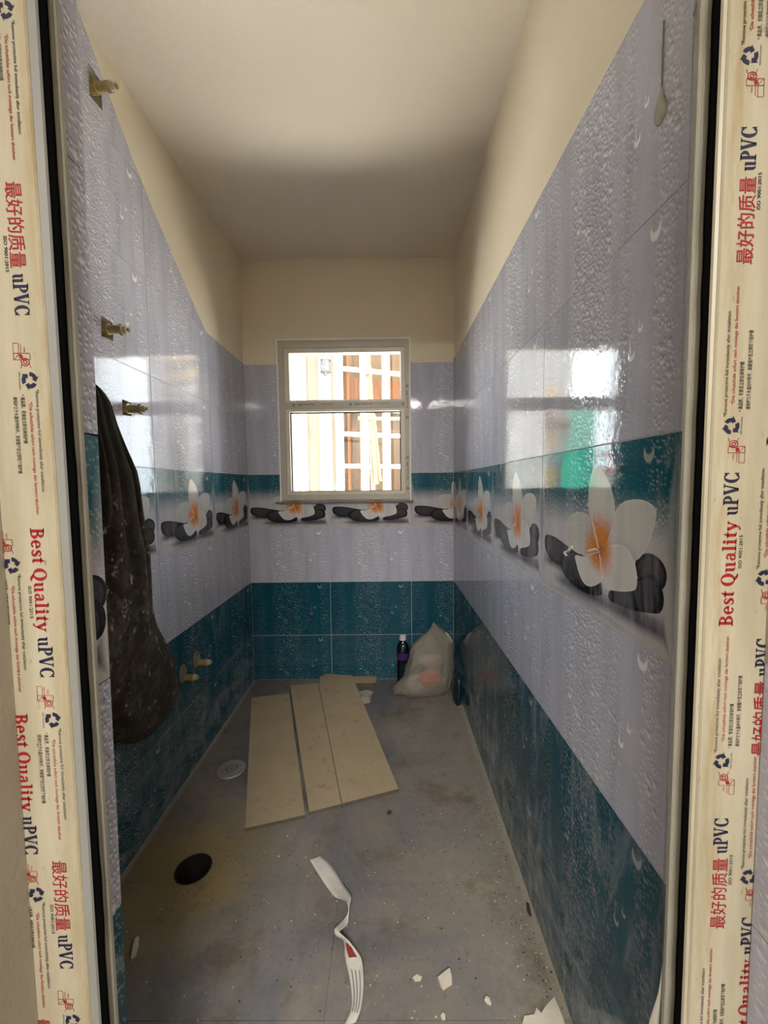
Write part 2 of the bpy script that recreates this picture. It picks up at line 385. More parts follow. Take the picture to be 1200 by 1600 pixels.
# ------------------------------------------------------------------ printed tile designs (flat print, tile coordinates 0..1)
LAV = (.458, .467, .565); TEAL = (.006, .075, .115)
PRINT = dict(
 stone_a=[(.072,.393),(.175,.392),(.284,.365),(.342,.34),(.329,.28),(.236,.205),(.129,.215),(.057,.271),(.045,.356)],
 stone_b=[(.271,.313),(.355,.352),(.458,.333),(.573,.264),(.616,.174),(.597,.134),(.488,.106),(.334,.12),(.252,.18),(.227,.252)],
 stone_d=[(.817,.399),(.866,.449),(.913,.451),(.951,.424),(.968,.374),(.955,.313),(.916,.3),(.863,.29),(.826,.33)],
 stone_c=[(.664,.185),(.742,.26),(.82,.31),(.876,.349),(.916,.356),(.949,.311),(.959,.252),(.946,.202),(.915,.181),(.825,.151),(.729,.136),(.666,.139)],
 left=[(.413,.602),(.486,.593),(.515,.55),(.534,.486),(.584,.398),(.569,.382),(.47,.343),(.402,.334),(.327,.365),(.29,.423),(.295,.51),(.342,.573)],
 right=[(.721,.673),(.793,.702),(.858,.699),(.906,.67),(.912,.63),(.897,.551),(.866,.466),(.817,.4),(.737,.405),(.6,.385),(.609,.436),(.662,.578)],
 tall=[(.544,.893),(.596,.854),(.647,.783),(.676,.708),(.687,.641),(.68,.58),(.646,.475),(.595,.392),(.551,.456),(.51,.558),(.493,.666),(.498,.775),(.518,.849)],
 lowleft=[(.389,.315),(.482,.33),(.595,.384),(.627,.329),(.626,.257),(.6,.212),(.532,.162),(.475,.158),(.431,.2),(.4,.263)],
 lowright=[(.59,.39),(.648,.437),(.719,.46),(.769,.45),(.81,.39),(.826,.325),(.822,.261),(.776,.229),(.701,.203),(.63,.199),(.622,.312)])
def smooth_poly(p, k=3):
    out = []; n = len(p)
    for i in range(n):
        a, b, c, d = (Vector(p[(i + j) % n]) for j in (-1, 0, 1, 2))
        for q in range(k):
            t = q / k; out.append(tuple(.5 * ((2 * b) + (c - a) * t + (2 * a - 5 * b + 4 * c - d) * t * t + (3 * b - a - 3 * c + d) * t ** 3)))
    return out
def shrink(p, f):
    cx = sum(q[0] for q in p) / len(p); cy = sum(q[1] for q in p) / len(p); return [(cx + (x - cx) * f, cy + (y - cy) * f) for x, y in p]
REG = []; REGN = []
for nm, poly in PRINT.items():
    sp = smooth_poly(poly); REG.append(sp); REGN.append((nm, 'rim')); REG.append(shrink(sp, .93 if 'stone' not in nm else .8)); REGN.append((nm, 'in'))
for nm, poly in dict(vein1=[(.578,.40),(.584,.41),(.53,.56),(.517,.66),(.515,.66),(.524,.55)], vein2=[(.585,.375),(.592,.375),(.606,.30),(.618,.215),(.612,.215),(.6,.3)],
                     vein3=[(.50,.366),(.56,.392),(.578,.388),(.575,.398),(.55,.402),(.49,.372)]).items():
    REG.append(poly); REGN.append((nm, 'vein'))
def lerp3(a, b, t): t = max(0, min(1, t)); return tuple(x + (y - x) * t for x, y in zip(a, b))
def col_border(rg, u, v):
    white = (.50, .49, .515)
    if not rg:
        c = lerp3(white, (.012, .105, .150), (v - .50) / .22); k = max(.1, min(1, (v - .45) / .2))
        for cu, cv, a, b in ((.2, .215, .17, .045), (.44, .11, .25, .06), (.83, .115, .2, .055)):
            q = hypot((u - cu) / a, (v - cv) / b); c = lerp3(c, (.09, .085, .11), .95 * (1.25 - q) / .6)
        return (*c, k)
    nm, kd = REGN[rg[-1]]
    if nm.startswith('stone'):
        base = (.022, .021, .026) if kd == 'rim' else (.052, .050, .058)
        return (*lerp3(base, (.012, .012, .015), (.30 - v) / .2), .05)
    if kd == 'vein': return (.80, .74, .62, .1)
    d = hypot((u - .58) * 1.5, v - .385)
    tone = dict(left=.50, right=.56, tall=.57, lowleft=.62, lowright=.62)[nm]
    if kd == 'rim': tone += .045
    c = (tone, tone * .985, tone * .96)
    if nm == 'right': c = lerp3(c, (.40, .39, .42), (.5 - v) / .12 if u < .83 else 0)
    if nm == 'tall': c = lerp3(c, (.40, .39, .36), (.62 - v) / .12)
    lim = dict(left=.165, right=.15, tall=.215, lowleft=.125, lowright=.15)[nm]
    c = lerp3((.62, .20, .018), c, (d - lim * .62) / (lim * .5))
    c = lerp3((.30, .075, .008), c, d / (lim * .62) if 'low' in nm else d / (lim * .35))
    return (*c, .18)
def const_col(c, k=1.0): return lambda rg, u, v: (*c, k)
TW, TH, GAP = .45, None, .0011
ZR = [0, .2555, .5565, .8565, 1.1535, 1.4500, 1.7530, 2.0530, 2.2860]
ROWKIND = ['teal', 'teal', 'lav', 'border', 'lav', 'lav', 'lav', 'lav']
COLF = dict(teal=const_col(TEAL), lav=const_col(LAV), border=col_border)
GRID = [(i / 26, j / 20) for i in range(1, 26) for j in range(1, 20)]
_cache = {}
def tile_piece(kind, c0, c1, z0, z1, uo, inc=(), exc=()):
    """a wall tile between c0..c1 along the wall and z0..z1; uo = where the uncut tile starts; inc/exc cut it"""
    full = abs(c1 - c0 - TW) < 1e-4 and not inc and not exc
    key = (kind, round(z1 - z0, 4)) if full else None
    if key and key in _cache: return _cache[key]
    w, h = TW, z1 - z0
    if z1 > 2.2: h = .3
    vb = 0.0 if z0 > .01 else -(.2995 - h)          # the bottom row is cut at its foot
    hh = h if z0 > .01 else .2995
    def loc(poly): return [(x - c0, z - z0) for x, z in poly]
    outline = rect(GAP, c1 - c0 - GAP, GAP, z1 - z0 - GAP)
    u0 = uo - c0
    regs = [[(u0 + x * w, vb + y * hh) for x, y in r] for r in REG] if kind == 'border' else []
    grd = [(u0 + x * w, vb + y * hh) for x, y in GRID if GAP * 3 < u0 + x * w < c1 - c0 - GAP * 3] if kind == 'border' else None
    me = slab('tile', [outline] + [loc(p) for p in inc], [loc(p) for p in exc], .0055, regs, COLF[kind], (u0, vb, w, hh), grd)
    if key: _cache[key] = me
    return me
def lay(parent, kind, c0, c1, z0, z1, uo, frame, mat, inc=(), exc=()):
    me = tile_piece(kind, c0, c1, z0, z1, uo, inc, exc)
    if me is None: return
    o = link('tile', me, parent)
    if not len(me.materials): me.materials.append(None)
    o.material_slots[0].link = 'OBJECT'; o.material_slots[0].material = mat
    o.matrix_world = frame(c0, z0)
    return o
XL, XR, YB, YF = -.7603, .364, 2.2515, .495
def fr_right(c, z): return Matrix(((0, 0, -1, XR), (-1, 0, 0, -c), (0, 1, 0, z), (0, 0, 0, 1)))       # c = -Y
def fr_left(c, z): return Matrix(((0, 0, 1, XL), (1, 0, 0, c), (0, 1, 0, z), (0, 0, 0, 1)))          # c = Y
def fr_back(c, z): return Matrix(((1, 0, 0, c), (0, 0, -1, YB), (0, 1, 0, z), (0, 0, 0, 1)))         # c = X
HC = 2.2864

# ------------------------------------------------------------------ the setting
def plate(name, frame, inc, exc, depth, mat, parent=None, kind=None):
    me = slab(name, inc, exc, depth); o = link(name, me, parent, mat, kind=kind); o.matrix_world = frame; return o
hole_c = (-.567, 1.107); circ = lambda r, n=28: [(hole_c[0] + r * cos(2 * pi * i / n), hole_c[1] + r * sin(2 * pi * i / n)) for i in range(n)]
floor = plate('floor', Matrix.Translation((0, 0, -.004)), [rect(-1.4, 1.2, -2.2, 2.40)], [circ(.0500)], .2, M['screed'], kind='structure')
ft_x = [-.7603, -.7403, -.1403, .364]; ft_y = [.495, .77, 1.064, 1.361, 1.658, 1.955, 2.2515]
for i in range(3):
    for j in range(6):
        x0, x1, y0, y1 = ft_x[i], ft_x[i + 1], ft_y[j], ft_y[j + 1]
        me = slab('floor_tile', [rect(x0 + .0007, x1 - .0007, y0 + .0007, y1 - .0007)], [circ(.0505)], .004)
        if me: o = link('floor_tile', me, floor, M['floor']); o.location = (0, 0, .004)
link('door_threshold', slab('door_threshold', [rect(-.40, .40, .15, .4943)], [], .003), floor, M['floor'], loc=(0, 0, .004))
link('hall_floor_finish', slab('hall_floor_finish', [rect(-1.25, 1.1, -2.1, .1497)], [], .003), floor, M['floor'], loc=(0, 0, .004))
mb = MB(); n = 28
mb.loft([[(hole_c[0] + r * cos(2 * pi * i / n), hole_c[1] + r * sin(2 * pi * i / n), z) for i in range(n)] for r, z in ((.0505, -.001), (.0475, .0006), (.0470, -.004), (.0465, -.15), (.001, -.152))], False, True, mi=0)
pipe = thing('floor_pipe', 'round open waste pipe hole in the stained grey floor by the left wall', 'pipe', (0, 0, 0))
mb.obj('pipe_wall', M['pipe'], pipe, smooth=True)
MB().lathe((hole_c[0], hole_c[1], 0), [(.046, -.12), (.03, -.121), (.001, -.121)], 28).obj('pipe_bottom', M['dark'], pipe)
me = slab('ceiling', [rect(-1.4, 1.2, -2.2, 2.40)], [], .12); ce = link('ceiling', me, None, M['ceil'], kind='structure'); ce.matrix_world = Matrix(((1, 0, 0, 0), (0, -1, 0, 0), (0, 0, -1, HC), (0, 0, 0, 1)))
ce.data.transform(Matrix(((1, 0, 0, 0), (0, -1, 0, 0), (0, 0, 1, 0), (0, 0, 0, 1)))); ce.data.flip_normals()

# right wall
wall_r = plate('wall_right', Matrix(((0, 0, -1, XR + .0045), (-1, 0, 0, 0), (0, 1, 0, 0), (0, 0, 0, 1))), [rect(-2.40, -.4595, 0, HC)], [], .12, M['paint'], kind='structure')
TT = 1.757
g = slab('grout', [rect(-2.2515, -YF, 0, TT - .001)], [], .003); og = link('grout', g, wall_r, M['grout']); og.matrix_parent_inverse = wall_r.matrix_world.inverted(); og.matrix_world = fr_right(0, 0) @ Matrix.Translation((0, 0, -.0010))
rj = [-2.2515, -1.8686, -1.4186, -.9686, -.5186, -YF]
def adopt(o, p):
    if o: o.parent = p; o.matrix_parent_inverse = p.matrix_world.inverted()
for r in range(6):
    z0, z1 = ZR[r], min(ZR[r + 1], TT) if r < 5 else TT
    for i in range(5):
        uo = rj[i + 1] - TW if i == 0 else rj[i]
        m = lay(None, ROWKIND[r], rj[i], rj[i + 1], z0, z1, uo, fr_right, M['tile_r'])
        if m: mw = m.matrix_world.copy(); m.parent = wall_r; m.matrix_parent_inverse = wall_r.matrix_world.inverted(); m.matrix_world = mw

# left wall, its tiling cut off along a slanting top line, with three pipe recesses
recess = [(1.133, 1.182, 2.108, 2.190), (1.128, 1.176, 1.497, 1.553), (1.200, 1.242, 1.300, 1.346)]
rc_polys = [[(a, c), (b, c + .004), (b + .001, d - .003), (a + .002, d)] for a, b, c, d in recess]
wall_l = plate('wall_left', Matrix(((0, 0, 1, XL - .0045), (1, 0, 0, 0), (0, 1, 0, 0), (0, 0, 0, 1))), [rect(.455, 2.40, 0, HC)], rc_polys, .12, M['paint'], kind='structure')
top_line = [(.49, 2.286), (1.115, 2.286), (1.21, 2.186), (1.313, 2.088), (1.42, 2.003), (1.534, 1.92), (1.66, 1.833), (1.775, 1.757), (1.80, 1.747), (2.26, 1.744)]
under = [(.49, -.01)] + [] + [(2.26, -.01)] + top_line[::-1]
lj = [YF, .9019, 1.3519, 1.8019, 2.2515]
def settle(m, wall):
    if m: mw = m.matrix_world.copy(); m.parent = wall; m.matrix_parent_inverse = wall.matrix_world.inverted(); m.matrix_world = mw
    return m
gl_ = link('grout', slab('grout', [[(x, z - .001) for x, z in under]], rc_polys, .003), None, M['grout']); gl_.matrix_world = fr_left(0, 0) @ Matrix.Translation((0, 0, -.0010)); settle(gl_, wall_l)
def inside(p, x0, x1, z0, z1): return p[0] < x1 and p[1] > x0 and p[2] < z1 and p[3] > z0
for r in range(8):
    z0, z1 = ZR[r], ZR[r + 1]
    for i in range(4):
        uo = lj[1] - TW if i == 0 else lj[i]
        cut = [under] if z1 > 1.74 and not (i == 0) else []
        ex = [q for q, b in zip(rc_polys, recess) if inside(b, lj[i], lj[i + 1], z0, z1)]
        try: settle(lay(None, ROWKIND[r], lj[i], lj[i + 1], z0, z1, uo, fr_left, M['tile_l'], cut, ex), wall_l)
        except Exception as e: print('tile', r, i, e)
for k, (a, b, c, d) in enumerate(recess):
    q = MB(); y0, y1 = a - .004, b + .004; x0 = XL - .05
    q.add([(x0, y0, c - .004), (x0, y1, c - .004), (x0, y1, d + .004), (x0, y0, d + .004), (XL - .0046, y0, c - .004), (XL - .0046, y1, c - .004), (XL - .0046, y1, d + .004), (XL - .0046, y0, d + .004)],
          [(0, 1, 2, 3), (0, 4, 5, 1), (1, 5, 6, 2), (2, 6, 7, 3), (3, 7, 4, 0)])
    settle(q.obj('pipe_recess', M['cement']), wall_l)

# back wall with the window opening
WX0, WX1, WZ0, WZ1 = -.572, .125, 1.010, 1.862
win_poly = rect(WX0, WX1, WZ0, WZ1)
wall_b = plate('wall_back', Matrix(((1, 0, 0, 0), (0, 0, -1, YB + .0045), (0, 1, 0, 0), (0, 0, 0, 1))), [rect(-1.0, .6, -.1, HC + .1)], [win_poly], .12, M['paint'], kind='structure')
BT = 1.741
gb = link('grout', slab('grout', [rect(XL, XR, 0, BT - .001)], [win_poly], .003), None, M['grout']); gb.matrix_world = fr_back(0, 0) @ Matrix.Translation((0, 0, -.0010)); settle(gb, wall_b)
bj = [XL, -.3198, .1302, XR]
for r in range(6):
    z0, z1 = ZR[r], ZR[r + 1] if r < 5 else BT
    for i in range(3):
        uo = bj[1] - TW if i == 0 else bj[i]
        ex = [win_poly] if z1 > WZ0 else []
        settle(lay(None, ROWKIND[r], bj[i], bj[i + 1], z0, z1, uo, fr_back, M['tile_b'], [], ex), wall_b)

# entry wall with the door opening, cream plaster outside, tiles on both reveals
JL, JR, FY = -.345, XR, .43
mb = MB(); mb.box(-1.25, JL - .013, .4595, YF, 0, HC); mb.box(JR + .0045, 1.1, .4595, YF, 0, HC); mb.box(JL - .013, JR + .0045, .4595, YF, 2.06, HC)
mb.box(-1.25, -.4066, .15, .455, 0, HC); mb.box(.4000, 1.1, .15, .455, 0, HC); mb.box(-.4066, .4000, .15, .455, 2.12, HC)
wall_f = mb.obj('wall_front', M['hall'], kind='structure')
def fr_jamb(c, z): return Matrix(((0, .0072, 1, JL + .0072 * (z - .93)), (1, 0, 0, c), (0, 1, -.0072, z), (0, 0, 0, 1)))
for r in range(7):
    settle(lay(None, ROWKIND[r], .4600, YF - .0005, ZR[r], min(ZR[r + 1], 2.05), .460 - (.40 if r == 3 else .20), fr_jamb, M['tile_b']), wall_f)
def fr_out(c, z): return Matrix(((0, 0, -1, .3996), (-1, 0, 0, -c), (0, 1, 0, z), (0, 0, 0, 1)))
for r in range(3):
    a = [(.0, .2995), (.2995, .599), (.599, .8985)][r]
    m = lay(None, 'lav', -.4295, -.155, a[0], a[1], -.4295, fr_out, M['tile_b']); settle(m, wall_f)
# unseen hall shell behind the camera, added to keep sky light off the frame
MB().box(-1.37, -1.25, -2.2, .15, 0, HC + .35).obj('wall_unseen_hall_left', M['hall'], kind='structure')
MB().box(1.10, 1.22, -2.2, .15, 0, HC + .35).obj('wall_unseen_hall_right', M['hall'], kind='structure')
MB().box(-1.37, 1.22, -2.2, -2.1, 0, HC + .35).obj('wall_unseen_hall_back', M['hall'], kind='structure')

# ------------------------------------------------------------------ door frame (cream foil-wrapped profile, rubber gasket, bead) and its print
door = bpy.data.objects.new('door_1', None); COL.objects.link(door); door['kind'] = 'structure'; door['label'] = 'cream foil-wrapped plastic door frame printed in red and navy'
def wav(pts, side, z0, z1, nz, amp=0.0, ph=0.0):
    rings = []
    for k in range(nz + 1):
        z = z0 + (z1 - z0) * k / nz; w = amp * (mnoise.noise((z * 7, ph, 0)) + .6 * mnoise.noise((z * 23, ph, 3)))
        rings.append([(side * (x + w * q), y, z) for x, y, q in pts])
    m = MB(); m.loft(rings); return m
OUT = {-1: .4064, 1: .3998}
for sd in (-1, 1):
    o = OUT[sd]; inn, L, E_ = (.3380, .3395, .3340) if sd < 0 else (.3308, .3335, .3240); st = inn + (.0088 if sd < 0 else .0040)
    wav([(o, FY, 0), (st + .0015, FY - .0004, 0), (st, FY + .0016, 0), (st, .4535, 0), (o, .4535, 0)], sd, 0, 2.05, 1).obj('jamb', M['foil'], door)
    wav([(st - .0001, FY + .0020, 0), (inn + .001, FY + .0032, 0), (inn, FY + .0055, 0), (inn + .0015, FY + .0068, 0), (st - .0001, FY + .0068, 0)], sd, 0, 2.05, 1).obj('jamb_step', M['upvc_grey'] if sd < 0 else M['foil'], door)
    tp = L / .4478 * .4385; wav([(inn + .010, .4371, 0), (tp + .001, .4374, 1), (tp, .4385, 1), (tp, .4410, 1), (inn + .010, .4472, 0)], sd, 0, 2.05, 200, .0016, sd).obj('gasket', M['gasket'], door)
    wav([(L + .010, .4478, 0), (L - .0022, .4478, .6), (L - .0034, .4488, .5), (L - .0034, .4512, 0), (E_ + .0042, .4518, 0), (E_ + .0038, .4524, 0), (E_ + .0010, .4518, .4), (E_, .4535, .4), (E_, .4580, 0), (L + .010, .4590, 0)], sd, 0, 2.05, 120, .0006, sd + 2).obj('bead', M['upvc'], door)
MB().box(-.4064, .3998, FY, .4535, 2.05, 2.118).obj('head', M['foil'], door)
MB().box(-.331, .331, .4436, .459, 2.035, 2.0495).obj('head_bead', M['upvc'], door)
wav([(XR - .0004, YF - .0001, 0), (XR - .0016, YF - .004, .5), (XR - .0030, YF - .018, .4), (XR - .003, YF - .034, 0), (XR + .003, YF - .034, 0), (XR + .003, YF - .0001, 0)], 1, 0, 2.05, 120, .0012, 5).obj('sealant', M['seal'], door)

# --- glyphs. sans and Chinese come from Blender's built-in font, the heavy serif letters are drawn here
def text_mesh(body, bold=0.0):
    cu = bpy.data.curves.new('t', 'FONT'); cu.body = body; cu.size = 1; cu.offset = bold; cu.resolution_u = 2; cu.fill_mode = 'FRONT'
    ob = bpy.data.objects.new('t', cu); COL.objects.link(ob); bpy.context.view_layer.update()
    me = bpy.data.meshes.new_from_object(ob.evaluated_get(bpy.context.evaluated_depsgraph_get()))
    vs = [(v.co.x, v.co.y) for v in me.vertices]; fs = [tuple(p.vertices) for p in me.polygons]
    bpy.data.objects.remove(ob); bpy.data.curves.remove(cu); bpy.data.meshes.remove(me)
    return vs, fs
_tx = {}
def text_at(mb, body, s0, t0, length, height, bold=0.0):
    if body not in _tx: _tx[body] = text_mesh(body, bold)
    vs, fs = _tx[body]
    if not vs: return
    x0 = min(v[0] for v in vs); x1 = max(v[0] for v in vs); y1 = max(v[1] for v in vs); y0 = min(min(v[1] for v in vs), 0)
    kx = length / (x1 - x0); ky = height / y1
    mb.add([(s0 + (x - x0) * kx, t0 + y * ky, 0) for x, y in vs], fs)
def poly(mb, pts): mb.add([(x, y, 0) for x, y in pts], [tuple(range(len(pts)))])
def arcb(cx, cy, ro, so, ri, si, a0, a1, n=18):
    q = []
    A = [radians(a0 + (a1 - a0) * i / n) for i in range(n + 1)]
    return [[(cx + ro * cos(a), cy + so * sin(a)), (cx + ro * cos(b), cy + so * sin(b)), (cx + ri * cos(b), cy + si * sin(b)), (cx + ri * cos(a), cy + si * sin(a))] for a, b in zip(A, A[1:])]
def bar(x0, x1, y0, y1): return [rect(x0, x1, y0, y1)]
def stroke(pts, ws):
    out = []
    for (a, b), (w0, w1) in zip(zip(pts, pts[1:]), zip(ws, ws[1:])):
        d = Vector(b) - Vector(a); nrm = Vector((-d.y, d.x)).normalized(); A, B = Vector(a), Vector(b)
        out.append([tuple(A - nrm * w0 / 2), tuple(B - nrm * w1 / 2), tuple(B + nrm * w1 / 2), tuple(A + nrm * w0 / 2)])
    return out
GL = {
 'B': (.74, bar(.1, .30, 0, 1) + bar(0, .36, 0, .07) + bar(0, .36, .93, 1) + arcb(.30, .755, .36, .245, .16, .175, -90, 90) + arcb(.30, .28, .42, .28, .2, .2, -90, 90) + bar(.2, .32, .5, .58)),
 'e': (.60, arcb(.30, .34, .29, .36, .1, .27, 0, 318, 26) + bar(.1, .59, .33, .41)),
 's': (.48, stroke([(.44, .5), (.40, .62), (.26, .67), (.12, .60), (.1, .5), (.18, .41), (.34, .32), (.42, .2), (.36, .08), (.22, .03), (.09, .07), (.04, .2)], [.07, .09, .1, .15, .17, .19, .2, .18, .15, .1, .09, .07])),
 't': (.42, bar(.1, .29, .1, .68) + bar(0, .42, .6, .69) + [[(.1, .65), (.29, .65), (.29, .92), (.24, .92)]] + arcb(.26, .14, .16, .14, 0, .05, 180, 330, 8)),
 'Q': (.88, arcb(.43, .5, .43, .51, .2, .43, 0, 360, 32) + stroke([(.40, .05), (.55, -.05), (.68, -.18), (.85, -.16)], [.1, .18, .17, .05])),
 'u': (.70, bar(.08, .27, .16, .68) + bar(0, .2, .61, .68) + arcb(.28, .2, .2, .2, .02, .1, 180, 300, 8) + bar(.43, .62, 0, .68) + bar(.36, .5, .61, .68) + bar(.5, .70, 0, .07)),
 'a': (.62, bar(.34, .52, .08, .52) + arcb(.3, .5, .22, .19, .06, .11, 10, 170, 12) + arcb(.26, .2, .23, .21, .07, .13, 60, 330, 14) + bar(.48, .62, 0, .08)),
 'l': (.38, bar(.09, .28, 0, 1) + bar(0, .37, 0, .07) + bar(0, .2, .93, 1)),
 'i': (.38, bar(.09, .28, 0, .68) + bar(0, .37, 0, .07) + bar(0, .2, .61, .68) + arcb(.18, .87, .12, .12, 0, 0, 0, 360, 12)),
 'y': (.66, stroke([(.1, .66), (.36, .06)], [.2, .2]) + stroke([(.56, .66), (.34, .04), (.22, -.2), (.08, -.22)], [.09, .09, .09, .12]) + bar(0, .3, .61, .68) + bar(.42, .66, .61, .68)),
 'P': (.70, bar(.1, .31, 0, 1) + bar(0, .41, 0, .07) + bar(0, .36, .93, 1) + arcb(.31, .71, .38, .29, .16, .21, -90, 90)),
 'V': (.82, stroke([(.14, .96), (.42, .02)], [.22, .22]) + stroke([(.68, .96), (.44, .02)], [.09, .1]) + bar(0, .34, .93, 1) + bar(.52, .82, .93, 1)),
 'C': (.78, arcb(.42, .5, .42, .51, .18, .43, 42, 318, 28) + bar(.66, .74, .66, 1.0) + bar(.66, .74, 0.02, .3)),
 ' ': (.22, [])}
def serif(mb, txt, s0, t0, length, cap):
    wd = sum(GL[c][0] + .05 for c in txt); k = length / wd; x = s0
    for c in txt:
        w, ps = GL[c]
        for p in ps: poly(mb, [(x + a * k, t0 + b * cap) for a, b in p])
        x += (w + .05) * k
def recycle(mb, s, t, r):
    for k in range(3):
        a = -30 + 120 * k
        for q in arcb(s, t, r * .98, r * .98, r * .50, r * .50, a + 20, a + 88, 4): poly(mb, q)
        p = [(r * 1.22, a + 22), (r * .30, a + 22), (r * .76, a - 16)]
        poly(mb, [(s + d * cos(radians(g)), t + d * sin(radians(g))) for d, g in p])
def outline(mb, pts, w): 
    for q in stroke(list(pts) + [pts[0]], [w] * (len(pts) + 1)): poly(mb, q)
def peel_logo(mb, s, t, k):
    outline(mb, [(s, t), (s + 1.05 * k, t), (s + 1.05 * k, t + .58 * k), (s, t + .58 * k)], .04 * k)
    outline(mb, [(s + 1.05 * k, t), (s + 1.7 * k, t), (s + 1.7 * k, t + 1.75 * k), (s + 1.05 * k, t + 1.75 * k)], .05 * k)
    for q in stroke([(s + 1.1 * k, t + .6 * k), (s + 1.65 * k, t + .08 * k)], [.05 * k] * 2): poly(mb, q)
    for q in arcb(s + 1.95 * k, t + 1.2 * k, .42 * k, .48 * k, .33 * k, .38 * k, 0, 360, 16) + arcb(s + 1.95 * k, t + 1.2 * k, .22 * k, .25 * k, .13 * k, .15 * k, 0, 360, 12): poly(mb, q)
    poly(mb, [(s + 1.2 * k, t + .55 * k), (s + 1.55 * k, t + .62 * k), (s + 1.62 * k, t + .95 * k), (s + 1.35 * k, t + 1.0 * k), (s + 1.12 * k, t + .85 * k)])
    for i in range(2):
        for q in stroke([(s + 2.2 * k, t + (.85 + .8 * i) * k), (s + 2.6 * k, t + (.7 + 1.1 * i) * k)], [.06 * k] * 2): poly(mb, q)
    text_at(mb, 'clean', s + .35 * k, t + 1.12 * k, .6 * k, .2 * k); text_at(mb, 'remove foil', s + .1 * k, t + .74 * k, .9 * k, .2 * k)
T_EN, T_DE = '*Remove protective foil immediately after installation', '*Die schutzfolie sofort nach montage des fensters abziehen'
T_C1, T_C2, T_BIG = '* 高品质，安装后立即去掉保护膜', '请保护之于水晶材中移开，安装窗户后立即撕下保护膜', '最好的质量'
def print_unit(side, kind, s, t, words=True):
    """one repeat of the foil print; s runs in reading direction from the start of the big words"""
    red, navy, blk = MB(), MB(), MB()
    if not words: pass
    elif kind == 'best':
        serif(red, 'Best Quality', s, t, .1125, .0145); serif(navy, 'uPVC', s + .1175, t, .0455, .0155)
        text_at(blk, 'ISO 9001:2015', s + .062, t - .0063, .035, .0034, .012)
    else:
        text_at(red, T_BIG, s, t, .083, .0155, .006); serif(navy, 'uPVC', s + .0885, t, .042, .0155)
        text_at(blk, 'ISO 9001:2015', s + .052, t - .0063, .035, .0034, .012)
    e = s + (.172 if kind == 'best' else .157)
    peel_logo(red, e, t - .0045, .0098); recycle(navy, e + .0375, t + .0105, .0085); text_at(blk, '100% Recyclable', e + .029, t - .0005, .018, .0016)
    r = e + .047
    text_at(blk, T_EN, r, t + .0158, .105, .0036, .004); text_at(red, T_DE, r + .0125, t + .0083, .1165, .0036, .004)
    text_at(blk, T_C1, r + .005, t + .0003, .050, .0042, .006); text_at(blk, T_C2, r + .007, t - .0075, .079, .0042, .006)
    z0 = FY - .0007
    fr = Matrix(((0, 1, 0, 0), (0, 0, -1, z0), (-1, 0, 0, 0), (0, 0, 0, 1))) if side < 0 else Matrix(((0, -1, 0, 0), (0, 0, -1, z0), (1, 0, 0, 0), (0, 0, 0, 1)))
    for m, mt, nm in ((red, 'ink_red', 'red_lettering'), (navy, 'ink_blue', 'navy_lettering'), (blk, 'ink_black', 'small_lettering')):
        me = pyd(nm, m.v, m.f); o = link(nm, me, door, M[mt]); o.matrix_world = fr
# left jamb reads downwards (s = -z), right jamb reads upwards (s = z)
for kind, s, t, *wd in (('best', -1.7657, -.3765), ('cn', -1.397, -.3768), ('best', -1.0497, -.3765), ('cn', -.677, -.3768), ('best', -.331, -.3765),
                   ('cn', -1.205, -.4092, False), ('best', -.847, -.4080), ('cn', -.485, -.4080)): print_unit(-1, kind, s, t, *wd)
for kind, s, t in (('best', .2213, -.3665), ('cn', .5934, -.3695), ('best', .9373, -.3643), ('cn', 1.3066, -.3665), ('best', 1.650, -.3665),
                   ('best', .4446, -.4048), ('cn', .794, -.4057), ('best', 1.127, -.4050)): print_unit(1, kind, s, t)

# ------------------------------------------------------------------ window
win = bpy.data.objects.new('window_1', None); COL.objects.link(win); win['kind'] = 'structure'; win['label'] = 'dusty white two-light plastic window in the back wall'
def ring_bars(name, o, i, y0, y1, mat, parent):
    ox0, ox1, oz0, oz1 = o; ix0, ix1, iz0, iz1 = i
    for p in ([(ox0, oz0), (ox1, oz0), (ix1, iz0), (ix0, iz0)], [(ox1, oz0), (ox1, oz1), (ix1, iz1), (ix1, iz0)], [(ox1, oz1), (ox0, oz1), (ix0, iz1), (ix1, iz1)], [(ox0, oz1), (ox0, oz0), (ix0, iz0), (ix0, iz1)]):
        MB().prism(p, 'y', y0, y1).obj(name, mat, parent)
ring_bars('frame_bar', (-.573, .126, 1.011, 1.861), (-.543, .102, 1.040, 1.822), 2.240, 2.300, M['winframe'], win)
MB().box(-.5425, .1015, 2.241, 2.300, 1.503, 1.538).obj('mullion', M['winframe'], win)
ring_bars('upper_bead', (-.5425, .1015, 1.5385, 1.8215), (-.517, .081, 1.549, 1.797), 2.247, 2.290, M['winbead'], win)
ring_bars('sash_bar', (-.5425, .1015, 1.0405, 1.5025), (-.521, .080, 1.059, 1.487), 2.246, 2.290, M['winbead'], win)
ring_bars('pane_gasket', (-.522, .081, 1.058, 1.488), (-.5185, .0755, 1.0615, 1.4835), 2.268, 2.286, M['gasket'], win)
MB().box(-.518, .082, 2.282, 2.286, 1.548, 1.798).obj('upper_pane', M['pane'], win)
MB().box(-.519, .0765, 2.276, 2.280, 1.060, 1.485).obj('lower_pane', M['pane'], win)
